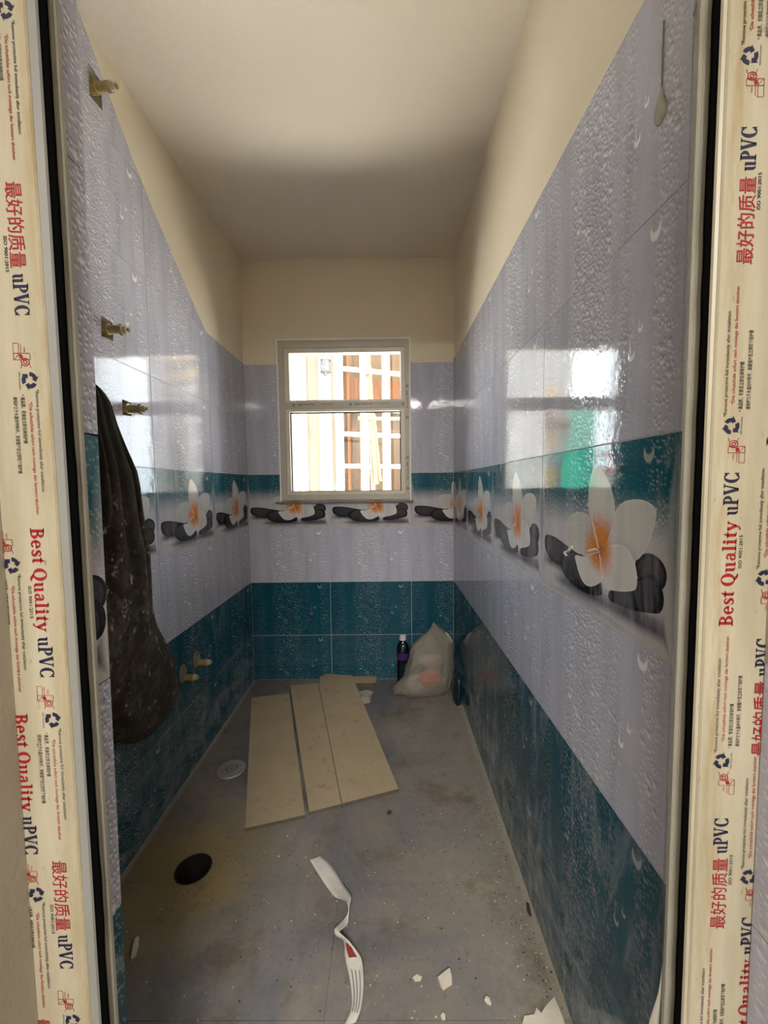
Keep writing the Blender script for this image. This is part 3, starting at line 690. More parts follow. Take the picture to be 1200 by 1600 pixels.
# white sealant bead round the frame, stepping in over the tiles
sx = MB()
for a in (0, 1):
    for k in range(24):
        x0, x1 = -.582 + .717 * k / 24, -.582 + .717 * (k + 1) / 24; h0, h1 = (.0075 + .002 * mnoise.noise((q * 40, 2, 0)) for q in (x0, x1))
        if a == 0: sx.prism([(x0, 1.8612), (x1, 1.8612), (x1, 1.8612 + h1), (x0, 1.8612 + h0)], 'y', 2.2385, 2.256)
sx.box(-.582, -.5745, 2.2385, 2.256, 1.742, 1.8611); sx.box(.1275, .135, 2.2385, 2.256, 1.742, 1.8611)
sx.box(-.5805, -.5732, 2.2385, 2.252, 1.004, 1.7419); sx.box(.1262, .1325, 2.2385, 2.252, 1.004, 1.7419)
sx.obj('sealant', M['seal'], win)
lp = MB()
text_at(lp, 'Best Quality', 0, 0, .06, .008, .01); r_me = pyd('red_lettering', lp.v, lp.f)
lp = MB(); text_at(lp, 'uPVC', 0, 0, .028, .0095, .02); b_me = pyd('navy_lettering', lp.v, lp.f)
lp = MB(); text_at(lp, T_EN, 0, .006, .07, .003); text_at(lp, T_C2, .01, 0, .06, .003); s_me = pyd('small_lettering', lp.v, lp.f)
lp = MB(); recycle(lp, 0, .0, .0075); y_me = pyd('recycle_mark', lp.v, lp.f)
def wprint(me, mt, x, z, vert=False):
    o = link(me.name.split('.')[0], me, win, M[mt])
    y = 2.2403 if not vert else 2.2395
    o.matrix_world = (Matrix(((-1, 0, 0, x), (0, 0, -1, y), (0, -1, 0, z), (0, 0, 0, 1))) if not vert else Matrix(((0, -1, 0, x), (0, 0, -1, y), (1, 0, 0, z), (0, 0, 0, 1))))
for x in (-.335, -.030):
    wprint(r_me, 'ink_red', x - .045, 1.528); wprint(b_me, 'ink_blue', x - .115 + .005, 1.528); wprint(s_me, 'ink_black', x + .06, 1.53); wprint(y_me, 'ink_black', x - .16, 1.522)
wprint(y_me, 'ink_black', .091, 1.521)
for z in (1.12, 1.50):
    wprint(r_me, 'ink_red', .118, z, True); wprint(b_me, 'ink_blue', .118, z + .066, True); wprint(y_me, 'ink_black', .114, z + .115, True); wprint(y_me, 'ink_black', .114, z - .05, True)
lg = []
for k in range(41):
    x = -.607 + .752 * k / 40; zt = 1.0035 + .0012 * mnoise.noise((x * 30, 0, 0)); zb = .9935 + .0025 * mnoise.noise((x * 24, 4, 0))
    lg.append([(x, 2.236, zb), (x, 2.2514, zb), (x, 2.2514, zt), (x, 2.236, zt)])
m = MB(); m.loft(lg); m.obj('trim_1', M['stone'], kind='structure', label='rough grey stone ledge under the window')

# ------------------------------------------------------------------ pipe stubs
def stub(name, label, y, z, ln, dy=0.0, dz=0.0, flange='clay', back=.045):
    t = thing(name, label, 'pipe fitting', (XL, y, z), 0, 'water pipe stubs on the left wall')
    b = Vector((-back, 0, 0)); d = Vector((1, dy, dz)).normalized(); e = d * ln
    MB().tube(b, e * .72, .0115, .0110, 14).obj('pipe', M['brass'], t, smooth=False)
    hx = MB(); hx.tube(d * ln * .62, d * ln * .80, .0145, .0145, 6); hx.obj('hex_collar', M['brass'], t)
    MB().tube(d * ln * .78, e, .0105, .0095, 10).obj('plug', M['cap'], t)
    sq = MB(); sq.tube(d * ln, d * (ln + .007), .0058, .0058, 4); sq.obj('plug_square', M['brass'], t)
    MB().tube(Vector((-.012, 0, 0)), d * .006, .0160, .0155, 12).obj('elbow_rim', M['brass'], t)
    if flange == 'mortar':
        rings = []
        for k, (x, r) in enumerate(((-.004, .030), (.004, .024), (.009, .016))):
            rings.append([(x, r * (1 + .25 * mnoise.noise((i * .9, k, y * 5))) * cos(i * pi / 7), .012 + r * 1.25 * (1 + .3 * mnoise.noise((i * .8, k, 7 + y))) * sin(i * pi / 7)) for i in range(14)])
        q = MB(); q.loft(rings); q.obj('mortar_patch', M['mortar'], t)
    return t
stub('pipe_stub', 'topmost cream pipe stub sticking out of a hole high on the left wall', 1.158, 2.150, .055, -.05, -.02)
stub('pipe_stub', 'cream pipe stub above the hanging cloth, in a square hole of the left wall', 1.153, 1.525, .055, .0, -.06)
stub('pipe_stub', 'cream pipe stub right beside the cloth top, in a square hole', 1.222, 1.322, .056, .0, -.02)
stub('pipe_stub', 'low brass pipe stub nearer the cloth on the teal tiles', 1.470, .391, .053, flange='mortar', back=.002)
stub('pipe_stub', 'low brass pipe stub farther from the cloth on the teal tiles', 1.580, .399, .055, flange='mortar', back=.002)

# ------------------------------------------------------------------ hanging cloth
lev = [(1.352, .985, 1.052, .05), (1.347, .975, 1.072, .2), (1.337, .968, 1.090, .35), (1.317, .965, 1.109, .5), (1.286, .963, 1.124, .55), (1.258, .962, 1.136, .6), (1.20, .962, 1.168, .7), (1.138, .962, 1.206, .8), (1.09, .962, 1.219, .85), (1.02, .962, 1.226, .9), (.95, .963, 1.236, .95), (.90, .965, 1.242, 1), (.80, .968, 1.247, 1), (.72, .974, 1.252, 1), (.66, .983, 1.270, 1), (.59, .998, 1.308, 1), (.515, 1.018, 1.343, .97), (.446, 1.050, 1.371, .92), (.40, 1.085, 1.384, .85), (.368, 1.125, 1.372, .75), (.350, 1.165, 1.320, .5), (.343, 1.20, 1.27, .25)]
towel = thing('hanging_cloth', 'dark brown plaster-spattered rag hanging folded on the left tiled wall', 'rag', (XL, 1.0, 1.34))
N = 72; rings = []
L2 = []
for a, b in zip(lev, lev[1:]):
    for q in range(4): L2.append(tuple(x + (y - x) * q / 4 for x, y in zip(a, b)))
L2.append(lev[-1])
for z, ya, yb, fat in L2:
    yc, hw = (ya + yb) / 2, (yb - ya) / 2; r = []; f = max(0, min(1, (z - .70) / .30)); tilt = (1 if z < .7 else 0) * (.7 - z) * .5
    for i in range(N):
        a = 2 * pi * i / N; c_, s_ = cos(a), sin(a); y = yc + hw * math.copysign(abs(c_) ** .8, c_); w = (y - ya) / (2 * hw)
        th = .010 + .034 * fat ** .5 if fat > 0 else .012
        if s_ >= 0:
            g_ = abs(sin(pi * (w * 3.1 + .28))) ** .55
            x = .012 + th * abs(s_) ** .5 * (1 - f * .75 * (1 - g_)) + .014 * f * max(0, 1 - abs(w - .35) * 2.2) + .010 * mnoise.noise((y * 9, z * 5, 1)) * fat
        else: x = .004 + .004 * (1 + s_)
        zz = z + tilt * (y - yc) * .35
        r.append((XL + max(.003, x), y, zz))
    rings.append(r)
m = MB(); m.loft(rings); body = m.obj('cloth_body', M['cloth'], None, smooth=True); body.parent = towel; body.matrix_parent_inverse = towel.matrix_basis.inverted()
# separate outer flap: the narrow fold at the right edge behind, and the pale hem loop at the left
def strip(name, pts, th, mat, parent):
    rr = []
    for (y, z, w, x) in pts: rr.append([(XL + x, y - w / 2, z), (XL + x + th, y - w * .25, z), (XL + x + th, y + w * .25, z), (XL + x, y + w / 2, z), (XL + x - th * .3, y, z)])
    q = MB(); q.loft(rr); o = q.obj(name, mat, None, smooth=True); o.parent = parent; o.matrix_parent_inverse = parent.matrix_basis.inverted(); return o
strip('hem_loop', [(1.000, 1.24, .014, .055), (1.006, 1.17, .018, .062), (1.010, 1.09, .026, .066), (1.012, 1.03, .030, .066), (1.008, .995, .014, .06)], .012, M['cloth'], towel)
sp = MB()
for (y, z, r) in ((1.165, .735, .016), (1.166, .70, .007), (1.150, .67, .006)):
    sp.loft([[(XL + .0545 + dx, y + r * q * cos(i * pi / 5), z + r * q * 1.2 * sin(i * pi / 5)) for i in range(10)] for dx, q in ((-.006, 1), (.001, .7))])
o = sp.obj('plaster_blob', M['plaster'], None); o.parent = towel; o.matrix_parent_inverse = towel.matrix_basis.inverted()

# ------------------------------------------------------------------ floor drain cover
dc = thing('drain_cover', 'round grey slotted drain cover lying on the floor left of the boards', 'drain cover', (-.609, 1.512, 0))
MB().lathe((0, 0, 0), [(.050, 0), (.0525, .003), (.052, .008), (.049, .0095), (.0465, .0085)], 40).obj('rim', M['steel'], dc, smooth=True)
q = MB()
for ro, ri in ((.0462, .0425), (.0395, .036), (.033, .0295), (.0265, .0235), (.020, .017), (.0135, .0045)):
    n = 40; q.loft([[(r * cos(2 * pi * i / n), r * sin(2 * pi * i / n), z) for i in range(n)] for r, z in ((ro, .0087), (ro, .0100), (ri, .0100), (ri, .0087))], False, False)
for k in range(8):
    a = k * pi / 4; ca, sa = cos(a), sin(a); w = .0022
    q.add([(ca * .005 - sa * w, sa * .005 + ca * w, .0098), (ca * .005 + sa * w, sa * .005 - ca * w, .0098), (ca * .046 + sa * w, sa * .046 - ca * w, .0098), (ca * .046 - sa * w, sa * .046 + ca * w, .0098)], [(0, 1, 2, 3)])
q.obj('grate', M['steel'], dc)
MB().lathe((0, 0, 0), [(.046, .0084), (.002, .0086)], 30).obj('dark_slots', M['dark'], dc)

# ------------------------------------------------------------------ boards
def board(name, label, top, th, parent_loc):
    t = thing(name, label, 'board', (top[-1][0], top[-1][1], 0))
    L = Vector((top[-1][0], top[-1][1], 0)); n = len(top)
    vs = [Vector(p) - L for p in top]; lo = [v - Vector((0, 0, th)) for v in vs]
    MB().add(vs, [tuple(range(n))]).add(lo, [tuple(range(n - 1, -1, -1))]).obj('face', M['board'], t)
    MB().add(vs + lo, [(i, i + n, (i + 1) % n + n, (i + 1) % n) for i in range(n)]).obj('edge', M['board_edge'], t)
    return t, L
board('floor_board', 'smaller flat tan board on the floor, the left one of the pair', [(-.704, 2.035, .0112), (-.521, 2.077, .0112), (-.2805, 1.283, .0112), (-.46, 1.231, .0112)][::-1], .011, None)
tb, L = board('floor_board', 'larger tan board propped at the back, with a lengthwise score line', [(-.526, 2.117, .033), (-.357, 2.149, .034), (-.361, 2.245, .0365), (-.205, 2.222, .036), (.03, 1.395, .0125), (-.269, 1.293, .0125)][::-1], .0115, None)
q = MB(); a0, a1 = Vector((-.382, 2.15, .0345)) - L, Vector((-.165, 1.329, .0130)) - L; w = Vector((.0016, .0003, 0)); up = Vector((0, 0, .0004))
q.add([a0 - w + up, a0 + w + up, a1 + w + up, a1 - w + up], [(0, 1, 2, 3)]); q.obj('score_line', M['board_edge'], tb)
board('board_offcut', 'short tan board offcut lying against the back wall under the large board', [(-.389, 2.244, .0225), (-.078, 2.240, .0225), (-.068, 2.222, .0225), (-.069, 2.172, .0225), (-.083, 2.160, .0225), (-.373, 2.159, .0225)][::-1], .022, None)

# ------------------------------------------------------------------ plastic bag, bottle, blue sack
bag = thing('plastic_bag', 'milky plastic bag of packets slumped in the back right corner', 'bag', (.18, 2.10, 0))
sec = [(zz, (a + b) / 2, 2.10, (b - a) / 2, ry) for zz, a, b, ry in ((.001, .045, .300, .050), (.010, .036, .308, .064), (.035, .056, .318, .074), (.08, .084, .326, .078), (.13, .100, .331, .076), (.18, .110, .333, .070), (.225, .119, .333, .060), (.262, .130, .331, .048), (.288, .158, .318, .038), (.305, .180, .306, .030), (.322, .203, .292, .024), (.342, .220, .270, .018), (.360, .228, .250, .012), (.372, .231, .240, .004))]
rings = []; N = 64
for z, cx, cy, rx, ry in sec:
    r = []
    for i in range(N):
        a = 2 * pi * i / N; k = 1 + .15 * mnoise.noise((cos(a) * 2.2, sin(a) * 2.2, z * 11)) + .13 * abs(mnoise.noise((cos(a) * 5, sin(a) * 5 + 3, z * 26))) + .10 * sin(a * 6 + z * 22) * max(0, z - .2) / .17
        if z < .05 and cos(a) < -.85: k *= 1.10
        r.append((cx + rx * k * math.copysign(abs(cos(a)) ** .8, cos(a)) - .18, cy + ry * k * math.copysign(abs(sin(a)) ** .8, sin(a)) - 2.10, z))
    rings.append(r)
m = MB(); m.loft(rings); m.obj('bag_film', M['bag'], bag, smooth=True)
def lump(name, c, r, mat, parent, seed=0):
    rr = []
    for k in range(9):
        f = pi * k / 8; rr.append([(c[0] + r[0] * sin(f) * cos(a) * (1 + .12 * mnoise.noise((cos(a) * 2, k * .5, seed))), c[1] + r[1] * sin(f) * sin(a), c[2] - r[2] * cos(f)) for a in [2 * pi * i / 18 for i in range(18)]])
    q = MB(); q.loft(rr); return q.obj(name, mat, parent, smooth=True)
lump('packet', (.030, -.050, .100), (.062, .024, .045), M['pink'], bag, 1)
lump('packet', (.035, -.030, .185), (.070, .030, .040), M['creampack'], bag, 2)
lump('packet', (-.02, -.005, .055), (.09, .04, .05), M['creampack'], bag, 3)
q = MB(); ear = []
for z, x, w in ((.262, .325, .030), (.285, .318, .030), (.305, .308, .022), (.318, .303, .008)): ear.append([(x - .18 - w, .005, z), (x - .18 - w * .3, -.014 + .006 * sin(z * 90), z), (x - .18 + w * .4, -.006, z), (x - .18 + w * .4, .010, z), (x - .18 - w * .3, .012, z)])
q.loft(ear); q.obj('bag_ear', M['creampack'], bag, smooth=True)
bt = thing('water_bottle', 'small clear bottle with violet label and white cap behind the bag', 'bottle', (.079, 2.210, 0))
MB().lathe((0, 0, 0), [(.028, 0), (.033, .004), (.034, .02), (.034, .10), (.033, .125), (.035, .135), (.035, .185), (.034, .20), (.026, .222), (.013, .238), (.0125, .248)], 24).obj('body', M['pet'], bt, smooth=True)
MB().lathe((0, 0, 0), [(.0353, .136), (.0358, .140), (.0358, .172), (.0353, .176)], 24, cap0=False, cap1=False).obj('label_band', M['label'], bt, smooth=True)
MB().lathe((0, 0, 0), [(.0165, .240), (.0170, .242), (.0165, .264), (.0150, .267)], 20).obj('cap', M['capw'], bt)
sk = thing('blue_sack', 'dark blue plastic sack squeezed between the bag and the right wall', 'sack', (.343, 2.015, 0))
rr = []
for z, rx, ry, dx in ((.001, .019, .058, -.002), (.02, .021, .062, 0), (.06, .020, .058, .001), (.10, .018, .050, .002), (.125, .015, .040, .004), (.138, .008, .024, .008)):
    rr.append([(dx + rx * cos(a) * (1 + .12 * mnoise.noise((cos(a) * 2, sin(a) * 2, z * 20))), .0 + ry * sin(a), z) for a in [2 * pi * i / 24 for i in range(24)]])
q = MB(); q.loft(rr); q.obj('sack_film', M['navy'], sk, smooth=True)

# ------------------------------------------------------------------ film ribbon, scraps, debris
rib = [((-.237, 1.129, .004), (-.209, 1.145, .004)), ((-.209, 1.089, .006), (-.166, 1.102, .006)), ((-.176, 1.047, .005), (-.133, 1.053, .008)), ((-.147, 1.011, .012), (-.106, 1.006, .022)), ((-.117, .986, .028), (-.106, .985, .022)), ((-.109, .968, .02), (-.108, .965, .012)), ((-.122, .962, .006), (-.109, .943, .012)), ((-.138, .929, .02), (-.125, .92, .022)), ((-.136, .918, .012), (-.117, .908, .026)), ((-.117, .912, .006), (-.101, .895, .026)), ((-.111, .887, .004), (-.082, .882, .018)), ((-.107, .873, .005), (-.069, .866, .014)), ((-.096, .842, .005), (-.063, .835, .007)), ((-.088, .812, .004), (-.063, .807, .006)), ((-.087, .788, .003), (-.067, .779, .008)), ((-.101, .755, .006), (-.076, .764, .004))]
def crom(P, k):
    out = []
    for i in range(len(P) - 1):
        a, b, c, d = (Vector(P[max(0, min(len(P) - 1, i + j))]) for j in (-1, 0, 1, 2))
        for q in range(k):
            t = q / k; out.append(.5 * ((2 * b) + (c - a) * t + (2 * a - 5 * b + 4 * c - d) * t * t + (3 * b - a - 3 * c + d) * t ** 3))
    out.append(Vector(P[-1])); return out
Lp, Rp = crom([r[0] for r in rib], 5), crom([r[1] for r in rib], 5)
tape = thing('film_ribbon', 'twisted white strip of protective film lying on the near floor', 'film strip', (-.09, .8, 0))
O = Vector((-.09, .8, 0)); vs, fs, W_ = [], [], 5
for i, (a, b) in enumerate(zip(Lp, Rp)):
    for k in range(W_):
        p = a.lerp(b, k / (W_ - 1)) - O; p.z = max(.0012, p.z + .0015 * mnoise.noise((i * .5, k * 1.3, 2))); vs.append(p)
n = len(Lp)
fs = [(i * W_ + k, i * W_ + k + 1, (i + 1) * W_ + k + 1, (i + 1) * W_ + k) for i in range(n - 1) for k in range(W_ - 1)]
me = pyd('ribbon', vs, fs); o = link('ribbon', me, tape, M['film'], smooth=True); md = o.modifiers.new('s', 'SOLIDIFY'); md.thickness = .0006; md.offset = 0
q = MB(); i0 = 46
q.add([vs[i * W_ + k] + Vector((0, 0, .0012)) for i in range(46, 55) for k in (1, 2, 3)], [(j * 3 + k, j * 3 + k + 1, j * 3 + k + 4, j * 3 + k + 3) for j in range(8) for k in range(2)])
q.obj('red_print', M['filmback'], tape)
q = MB()
for k in (1, 2, 3):
    q.add([vs[i * W_ + k] + Vector((dx, 0, .0011)) for i in range(58, 72) for dx in (-.0012, .0012)], [(j * 2, j * 2 + 1, j * 2 + 3, j * 2 + 2) for j in range(13)])
q.obj('grey_print', M['gluedark'], tape)

def chip(name, label, pts, th, mat, cat, group=None):
    c = Vector((sum(p[0] for p in pts) / len(pts), sum(p[1] for p in pts) / len(pts), 0))
    m = MB(); n = len(pts); up = [(p[0] - c.x, p[1] - c.y, th * (1 + .25 * mnoise.noise((p[0] * 40, p[1] * 40, 1)))) for p in pts]
    m.add([(p[0] - c.x, p[1] - c.y, .0006) for p in pts] + up + [(0, 0, th * 1.15)], [tuple(range(n - 1, -1, -1))] + [(i, (i + 1) % n, n + (i + 1) % n, n + i) for i in range(n)] + [(n + i, n + (i + 1) % n, 2 * n) for i in range(n)])
    return m.obj(name, mat, None, label=label, cat=cat, group=group, loc=c)
chip('tile_shard', 'largest white tile shard on the near floor right of the film ribbon', [(.100, .838), (.116, .848), (.129, .855), (.131, .840), (.130, .829), (.109, .819), (.104, .826)], .009, M['plaster'], 'tile shard')
chip('plaster_crumb', 'small white crumb between the large shard and the right wall', [(.194, .801), (.199, .806), (.205, .803), (.206, .793), (.199, .795)], .006, M['plaster'], 'crumb')
chip('plaster_crumb', 'round white crumb at the bottom picture edge below the large shard', [(.098, .774), (.103, .780), (.108, .776), (.107, .770), (.101, .769)], .006, M['plaster'], 'crumb')
chip('plaster_crumb', 'thin cream flake left of the large white shard', [(.045, .842), (.055, .848), (.066, .843), (.062, .836), (.05, .835)], .002, M['plaster'], 'crumb')
chip('pebble', 'elongated pale pebble on the floor beside the left door jamb', [(-.618, .915), (-.611, .921), (-.602, .905), (-.597, .885), (-.604, .879), (-.612, .895)], .011, M['plaster'], 'pebble')
chip('torn_film', 'torn beige film scrap on the floor in the near right corner', [(.255, .752), (.269, .775), (.290, .777), (.299, .788), (.306, .779), (.318, .790), (.343, .806), (.347, .775), (.347, .748), (.30, .742)], .003, M['plaster'], 'scrap')
chip('paper_scrap', 'small pinkish paper scrap in front of the bag by the right wall', [(.333, 1.955), (.352, 1.965), (.358, 1.945), (.340, 1.938)], .003, M['paper'], 'scrap')
chip('dark_crumb', 'dark brown crumb on the floor in front of the larger board', [(-.012, 1.300), (-.004, 1.309), (.004, 1.303), (.002, 1.295), (-.008, 1.293)], .006, M['darkbit'], 'crumb')
chip('dark_crumb', 'long dark sliver on the floor beside the near right teal tiles', [(.345, .985), (.350, 1.005), (.357, 1.000), (.353, .972), (.348, .970)], .004, M['darkbit'], 'crumb')
chip('dark_crumb', 'dark crumb on the floor between the drain cover and the pipe hole', [(-.435, 1.345), (-.428, 1.355), (-.42, 1.352), (-.425, 1.338)], .004, M['darkbit'], 'crumb')
rr = random.Random(3)
pc = MB(); base = [(-.162, 2.100), (-.12, 2.112), (-.084, 2.094), (-.092, 2.04), (-.095, 1.985), (-.12, 1.985), (-.148, 1.999), (-.14, 2.05)]
cx, cy = -.12, 2.05; n = len(base)
outer = [(x - cx, y - cy, .001 + .012 * rr.random()) for x, y in base]; mid = [((x - cx) * .55, (y - cy) * .55, .006 + .018 * rr.random()) for x, y in base]
pc.add(outer + mid + [(0, 0, .012)], [(i, (i + 1) % n, n + (i + 1) % n, n + i) for i in range(n)] + [(n + i, n + (i + 1) % n, 2 * n) for i in range(n)])
o = pc.obj('crumpled_paper', M['paper'], None, label='crumpled paper lump on the floor between the large board and the bag', cat='paper', loc=(cx, cy, 0)); md = o.modifiers.new('s', 'SOLIDIFY'); md.thickness = .001; md.offset = 1
# the fine grit nobody could count
rr = random.Random(5); q = MB()
for mi_, cnt in ((0, 420), (1, 460)):
    for _ in range(cnt):
        x = rr.uniform(-.70, .35); y = rr.uniform(.6, 2.0) if rr.random() < .5 else rr.uniform(.6, 1.4)
        if rr.random() < .3: x = .355 - abs(rr.gauss(0, .04))
        if hypot(x - hole_c[0], y - hole_c[1]) < .06 or (-.75 < x < .05 and 1.22 < y < 2.3): continue
        r = rr.uniform(.0008, .0024) * (1.6 if rr.random() < .06 else 1); h = r * rr.uniform(.6, 1.2); a0 = rr.uniform(0, 6)
        ring = [(x + r * rr.uniform(.6, 1.2) * cos(a0 + k * pi / 2.5), y + r * rr.uniform(.6, 1.2) * sin(a0 + k * pi / 2.5), .0002) for k in range(5)]
        q.add(ring + [(x, y, h)], [(k, (k + 1) % 5, 5) for k in range(5)], mi_)
q.obj('floor_grit', [M['plaster'], M['darkbit']], None, kind='stuff', label='scattered pale plaster grit and dark dirt specks over the grey floor', cat='grit')
# dried glue drip and plaster splash on the right wall
gd = thing('glue_drip', 'long thin dried glue drip ending in a drop, high on the right wall', 'drip', (XR, .573, 1.60))
q = MB(); rr_ = []
for k in range(25):
    z = .082 - .088 * k / 24; w = .0012 + .0009 * abs(mnoise.noise((k * .4, 0, 0))); rr_.append([(-.0002, -w, z), (-.0022, 0, z), (-.0002, w, z)])
q.loft(rr_); q.obj('trail', M['gluedark'], gd)
q = MB(); rr_ = []
for z, w, d in ((.002, .0015, .002), (-.008, .004, .004), (-.018, .008, .006), (-.027, .0115, .007), (-.034, .012, .006), (-.039, .008, .004), (-.042, .003, .002)):
    rr_.append([(-.0002, -w, z), (-d * .8, -w * .6, z), (-d, 0, z), (-d * .8, w * .6, z), (-.0002, w, z - .001)])
q.loft(rr_); q.obj('drop', M['glue'], gd, smooth=True)
q = MB(); rs = random.Random(4)
for (y, z, r) in ((.838, .9475, .006), (.826, .953, .004), (.818, .958, .005), (.808, .9635, .0055), (.832, .944, .003)):
    q.loft([[(XR - dx, y + r * k * cos(i * pi / 4) * rs.uniform(.7, 1.2), z + r * k * .8 * sin(i * pi / 4)) for i in range(8)] for dx, k in ((.0001, 1), (.003, .6))])
q.obj('plaster_splash', M['plaster'], None, label='small crumbly plaster splash on a printed black stone of the right wall', cat='splash')
# loose ends of foil at the right jamb
def flap(name, label, pts, mat):
    q = MB(); q.loft([[Vector(a), Vector(a).lerp(Vector(b), .5) + Vector((-.002, 0, 0)), Vector(b), Vector(b) + Vector((.0012, .0012, 0)), Vector(a) + Vector((.0012, .0012, 0))] for a, b in pts])
    return q.obj(name, mat, None, label=label, cat='foil scrap', smooth=True)
flap('foil_flap', 'loose white foil end hanging at the top of the right door jamb', [((.350, .474, 1.70), (.356, .484, 1.70)), ((.347, .476, 1.645), (.354, .485, 1.645)), ((.342, .478, 1.612), (.351, .487, 1.612)), ((.3345, .480, 1.592), (.347, .489, 1.588))], M['seal'])
flap('foil_flap', 'cream foil end flaring out at the foot of the right door jamb', [((.329, .4595, .56), (.350, .468, .56)), ((.3255, .4595, .52), (.350, .468, .52)), ((.3205, .4595, .475), (.350, .468, .47)), ((.312, .460, .44), (.350, .468, .43)), ((.302, .461, .39), (.350, .468, .39))], M['upvc'])

# ------------------------------------------------------------------ outside: the neighbour house, scaffold poles, yard, farther buildings
MB().box(-30, 30, 2.42, 60, -.6, -.4).obj('ground', M['concrete'], kind='structure')
TH_ = radians(22); PX, PY = -.71, 7.0
house = thing('neighbour_house', 'white house with cream bands and gridded windows seen through the window', 'house', (PX, PY, -.4), TH_)
zo = .4
def hb(x0, x1, y0, y1, z0, z1, name, mat): return MB().box(x0, x1, y0, y1, z0 + zo, z1 + zo).obj(name, M[mat], house)
hb(-1.15, -.151, .0, .5, -.4, 5.0, 'wall', 'cream_wall')
def pilaster(x0, x1, flutes, yo=-.03):
    p = hb(x0, x1, yo, -.001, -.4, 5.0, 'pilaster', 'white_wall')
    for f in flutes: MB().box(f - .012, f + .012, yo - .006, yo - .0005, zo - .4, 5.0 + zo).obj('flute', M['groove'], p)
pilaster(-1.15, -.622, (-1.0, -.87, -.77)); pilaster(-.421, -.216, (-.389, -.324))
hb(-.15, -.006, -.01, .5, -.4, 5.0, 'casing', 'white_wall')
zrows = [-.22, .325, .87, 1.415, 1.96, 2.40, 3.05, 3.595, 4.14, 4.685]
def grid_window(name, xs, y, solid=.0):
    fr = MB(); w = thing(name, '', 'x'); del w['label']; del w['category']; w.parent = house
    for k, (a, b) in enumerate(xs):
        if k: MB().box(xs[k - 1][1], a, y, y + .07, zo - .4, 4.9 + zo).obj('mullion', M['white_up'], w)
        for z0, z1 in zip(zrows, zrows[1:]): 
            MB().box(a, b, y + .03, y + .038, z0 + .035 + zo, z1 - .035 + zo).obj('pane', M['house_pane'], w)
        for z in zrows: MB().box(a, b, y + .005, y + .065, z - .036 + zo, z + .036 + zo).obj('muntin', M['white_up'], w)
    return w
w1 = grid_window('house_window', [(-.0055, .323), (.463, .736), (.87, 1.16), (1.30, 1.58)], .06)
w2 = grid_window('house_window', [(2.55, 2.85), (2.98, 3.28), (3.41, 3.70)], .06)
hb(1.581, 1.72, .02, .5, -.4, 5.0, 'casing', 'white_wall'); hb(1.721, 2.40, .0, .5, -.4, 5.0, 'wall', 'cream_wall'); hb(2.401, 2.549, .02, .5, -.4, 5.0, 'casing', 'white_wall')
hb(3.701, 3.85, .02, .5, -.4, 5.0, 'casing', 'white_wall'); hb(3.851, 4.45, .0, .5, -.4, 5.0, 'wall', 'cream_wall');
pilaster(1.85, 2.28, (1.95, 2.06, 2.17)); pilaster(3.93, 4.38, (4.02, 4.12, 4.22, 4.3))
for a, b in ((-.006, 1.58), (2.549, 3.70)): hb(a, b, .42, .5, -.4, 5.0, 'blind', 'blind')
cv = [(x, .34 + .018 * sin(x * 42)) for x in [i * .02 for i in range(0, 79)]]
q = MB(); q.loft([[(x, y, (2.45 if k == 0 else 2.93 + (.06 * abs(sin(x * 4.2 + .6)))) + zo) for x, y in cv] for k in (0, 1)], False, False, closed=False); cu_ = q.obj('curtain', M['curtain'], house, smooth=True)
hb(.34, .40, .20, .24, 0.9, 3.35, 'pole_reflection_bar', 'curtain'); hb(.12, .17, .20, .24, -.4, 4.8, 'pole_reflection_bar', 'curtain')  # upright bars behind the panes stand in for a pole reflected in the glass
hb(-.0, .12, .25, .29, 1.98, 2.33, 'inner_panel', 'brownw'); hb(0, 1.5, .25, .29, 2.05, 2.09, 'inner_rail', 'curtain')
for z in (3.22, 3.5): hb(2.60, 3.65, -.22, .0, z, z + .07, 'awning_slat', 'yellow')
q = MB(); q.prism([(-.9, 3.12 + zo), (-.80, 3.14 + zo), (-.74, 3.22 + zo), (-.73, 3.34 + zo), (-.80, 3.42 + zo), (-.93, 3.42 + zo), (-.93, 3.25 + zo)], 'y', -.16, -.065); q.obj('bracket', M['cream_wall'], house)
q = MB(); q.prism([(-.76, 3.16 + zo), (-.70, 3.13 + zo), (-.68, 3.20 + zo), (-.715, 3.27 + zo)], 'y', -.17, -.155); q.obj('bracket_scroll', M['brownw'], house)
# lantern on the narrow pilaster
ln = thing('wall_lantern', 'grey iron lantern on the white pilaster of the house outside', 'lantern', (0, 0, 0))
ln.matrix_world = Matrix.Translation((PX, PY, 0)) @ Matrix.Rotation(TH_, 4, 'Z') @ Matrix.Translation((-.332, -.16, 3.0))
MB().lathe((0, 0, 0), [(.085, .085), (.080, .10), (.05, .125), (.02, .135), (.006, .15), (.006, .21), (.001, .23)], 12).obj('cap', M['iron'], ln)
MB().lathe((0, 0, 0), [(.001, -.17), (.02, -.155), (.05, -.125), (.085, -.105), (.085, -.092)], 12).obj('base', M['iron'], ln)
for k in range(6):
    a = k * pi / 3; MB().tube((.068 * cos(a), .068 * sin(a), -.095), (.074 * cos(a), .074 * sin(a), .088), .008, n=6).obj('bar', M['iron'], ln)
MB().lathe((0, 0, 0), [(.055, -.092), (.062, .084)], 12).obj('glass', M['lamp_glass'], ln)
MB().box(-.015, .015, 0, .105, .10, .125).obj('arm', M['iron'], ln)
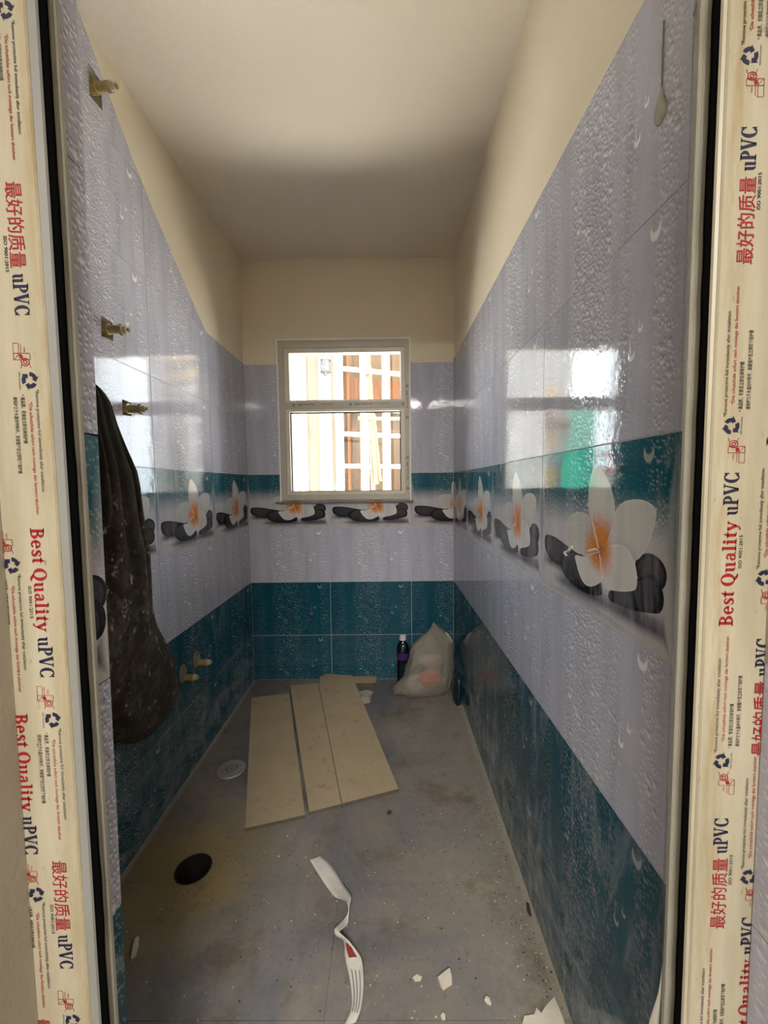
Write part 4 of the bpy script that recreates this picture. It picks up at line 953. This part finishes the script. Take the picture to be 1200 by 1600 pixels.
# bamboo scaffold
sc = thing('bamboo_scaffold', 'lashed bamboo scaffold poles standing outside in front of the house', 'scaffold', (-.2, 6.0, -.4))
SO = Vector((-.2, 6.0, -.4))
def pole(a, b, r, nodes=9):
    a, b = Vector(a) - SO, Vector(b) - SO; rings = []; d = (b - a).normalized(); x = d.orthogonal().normalized(); y = d.cross(x); K = nodes * 6
    for k in range(K + 1):
        t = k / K; rr_ = r * (1 - .15 * t) * (1.16 if k % 6 == 0 else 1); c = a.lerp(b, t)
        rings.append([c + (x * cos(2 * pi * i / 10) + y * sin(2 * pi * i / 10)) * rr_ for i in range(10)])
    q = MB(); q.loft(rings); return q.obj('pole', M['bamboo'], sc, smooth=True)
pole((-.165, 6.06, -.4), (-.275, 6.06, 4.2), .034, 14)
pole((-.150, 5.985, 1.10), (-.232, 5.985, 2.76), .036, 6)
pole((-.095, 5.99, 1.14), (-.175, 5.99, 2.1), .026, 5)
pole((-.40, 5.92, 2.035), (1.6, 5.92, 1.985), .024, 8)
pole((1.55, 6.0, -.4), (1.5, 6.0, 4.2), .034, 14)
for (x, z, r) in ((-.19, 1.72, .055), (-.20, 1.92, .055), (-.21, 2.03, .058), (-.14, 1.28, .048), (-.245, 2.66, .045)):
    q = MB(); q.lathe((x - SO.x, .02 if r > .047 else 0, z - SO.z), [(r, -.02), (r * 1.15, 0), (r, .02)], 10); q.obj('lashing', M['rope'], sc)
# buildings that only show in the tile reflections
yh = thing('yellow_house', 'distant house with yellow shutters mirrored in the right wall tiles', 'house', (-4.4, 14, -.4))
def yb(x0, x1, y0, y1, z0, z1, nm, mt): return MB().box(x0 + 4.4, x1 + 4.4, y0 - 14, y1 - 14, z0 + .4, z1 + .4).obj(nm, M[mt], yh)
yb(-5.5, -2.2, 14, 17, -.4, 6.0, 'wall', 'white_wall'); yb(-5.4, -3.9, 13.5, 13.99, 3.05, 3.22, 'balcony', 'brownw'); yb(-5.0, -4.1, 13.9, 13.99, 3.4, 4.3, 'shutter', 'yellow')
yb(-4.4, -4.1, 13.9, 13.99, 2.2, 2.9, 'shutter', 'yellow'); yb(-4.95, -4.65, 13.9, 13.99, 2.2, 2.9, 'shutter', 'yellow'); yb(-4.4, -4.05, 13.9, 13.99, .9, 1.6, 'shutter', 'yellow'); yb(-4.95, -4.6, 13.9, 13.99, .9, 1.6, 'shutter', 'yellow')
yb(-5.45, -3.9, 13.9, 13.99, 2.9, 3.04, 'band', 'brownw')
sn = MB(); rr_ = []
for k in range(13):
    z = -.4 + 3.8 * k / 12; rr_.append([(x, 13.25 + .12 * sin(x * 9 + z), z) for x in [-5.95 + .05 * i + (.25 if z < 2.2 and i > 9 else 0) for i in range(17)]])
sn.loft(rr_, False, False, closed=False); rr_ = None; so = sn.obj('safety_net', M['net'], None, smooth=True, label='green safety net hung beside the distant house, mirrored in the tiles', cat='net')
sh = thing('red_roofed_shed', 'low shed with red rails beyond the yard, mirrored in the tiles', 'shed', (-7.4, 15, -.4))
for (z0, z1, nm, mt) in ((-.4, 1.45, 'wall', 'white_wall'), (1.46, 1.62, 'roof_edge', 'red'), (2.0, 2.12, 'rail', 'red')): MB().box(-1.4, 1.2, 0, 1.5 if 'rail' not in nm else .1, z0 + .4, z1 + .4).obj(nm, M[mt], sh)
for x in (-1.3, 0, 1.1): MB().box(x, x + .06, 0, .06, 2.02, 2.4).obj('rail_post', M['red'], sh)
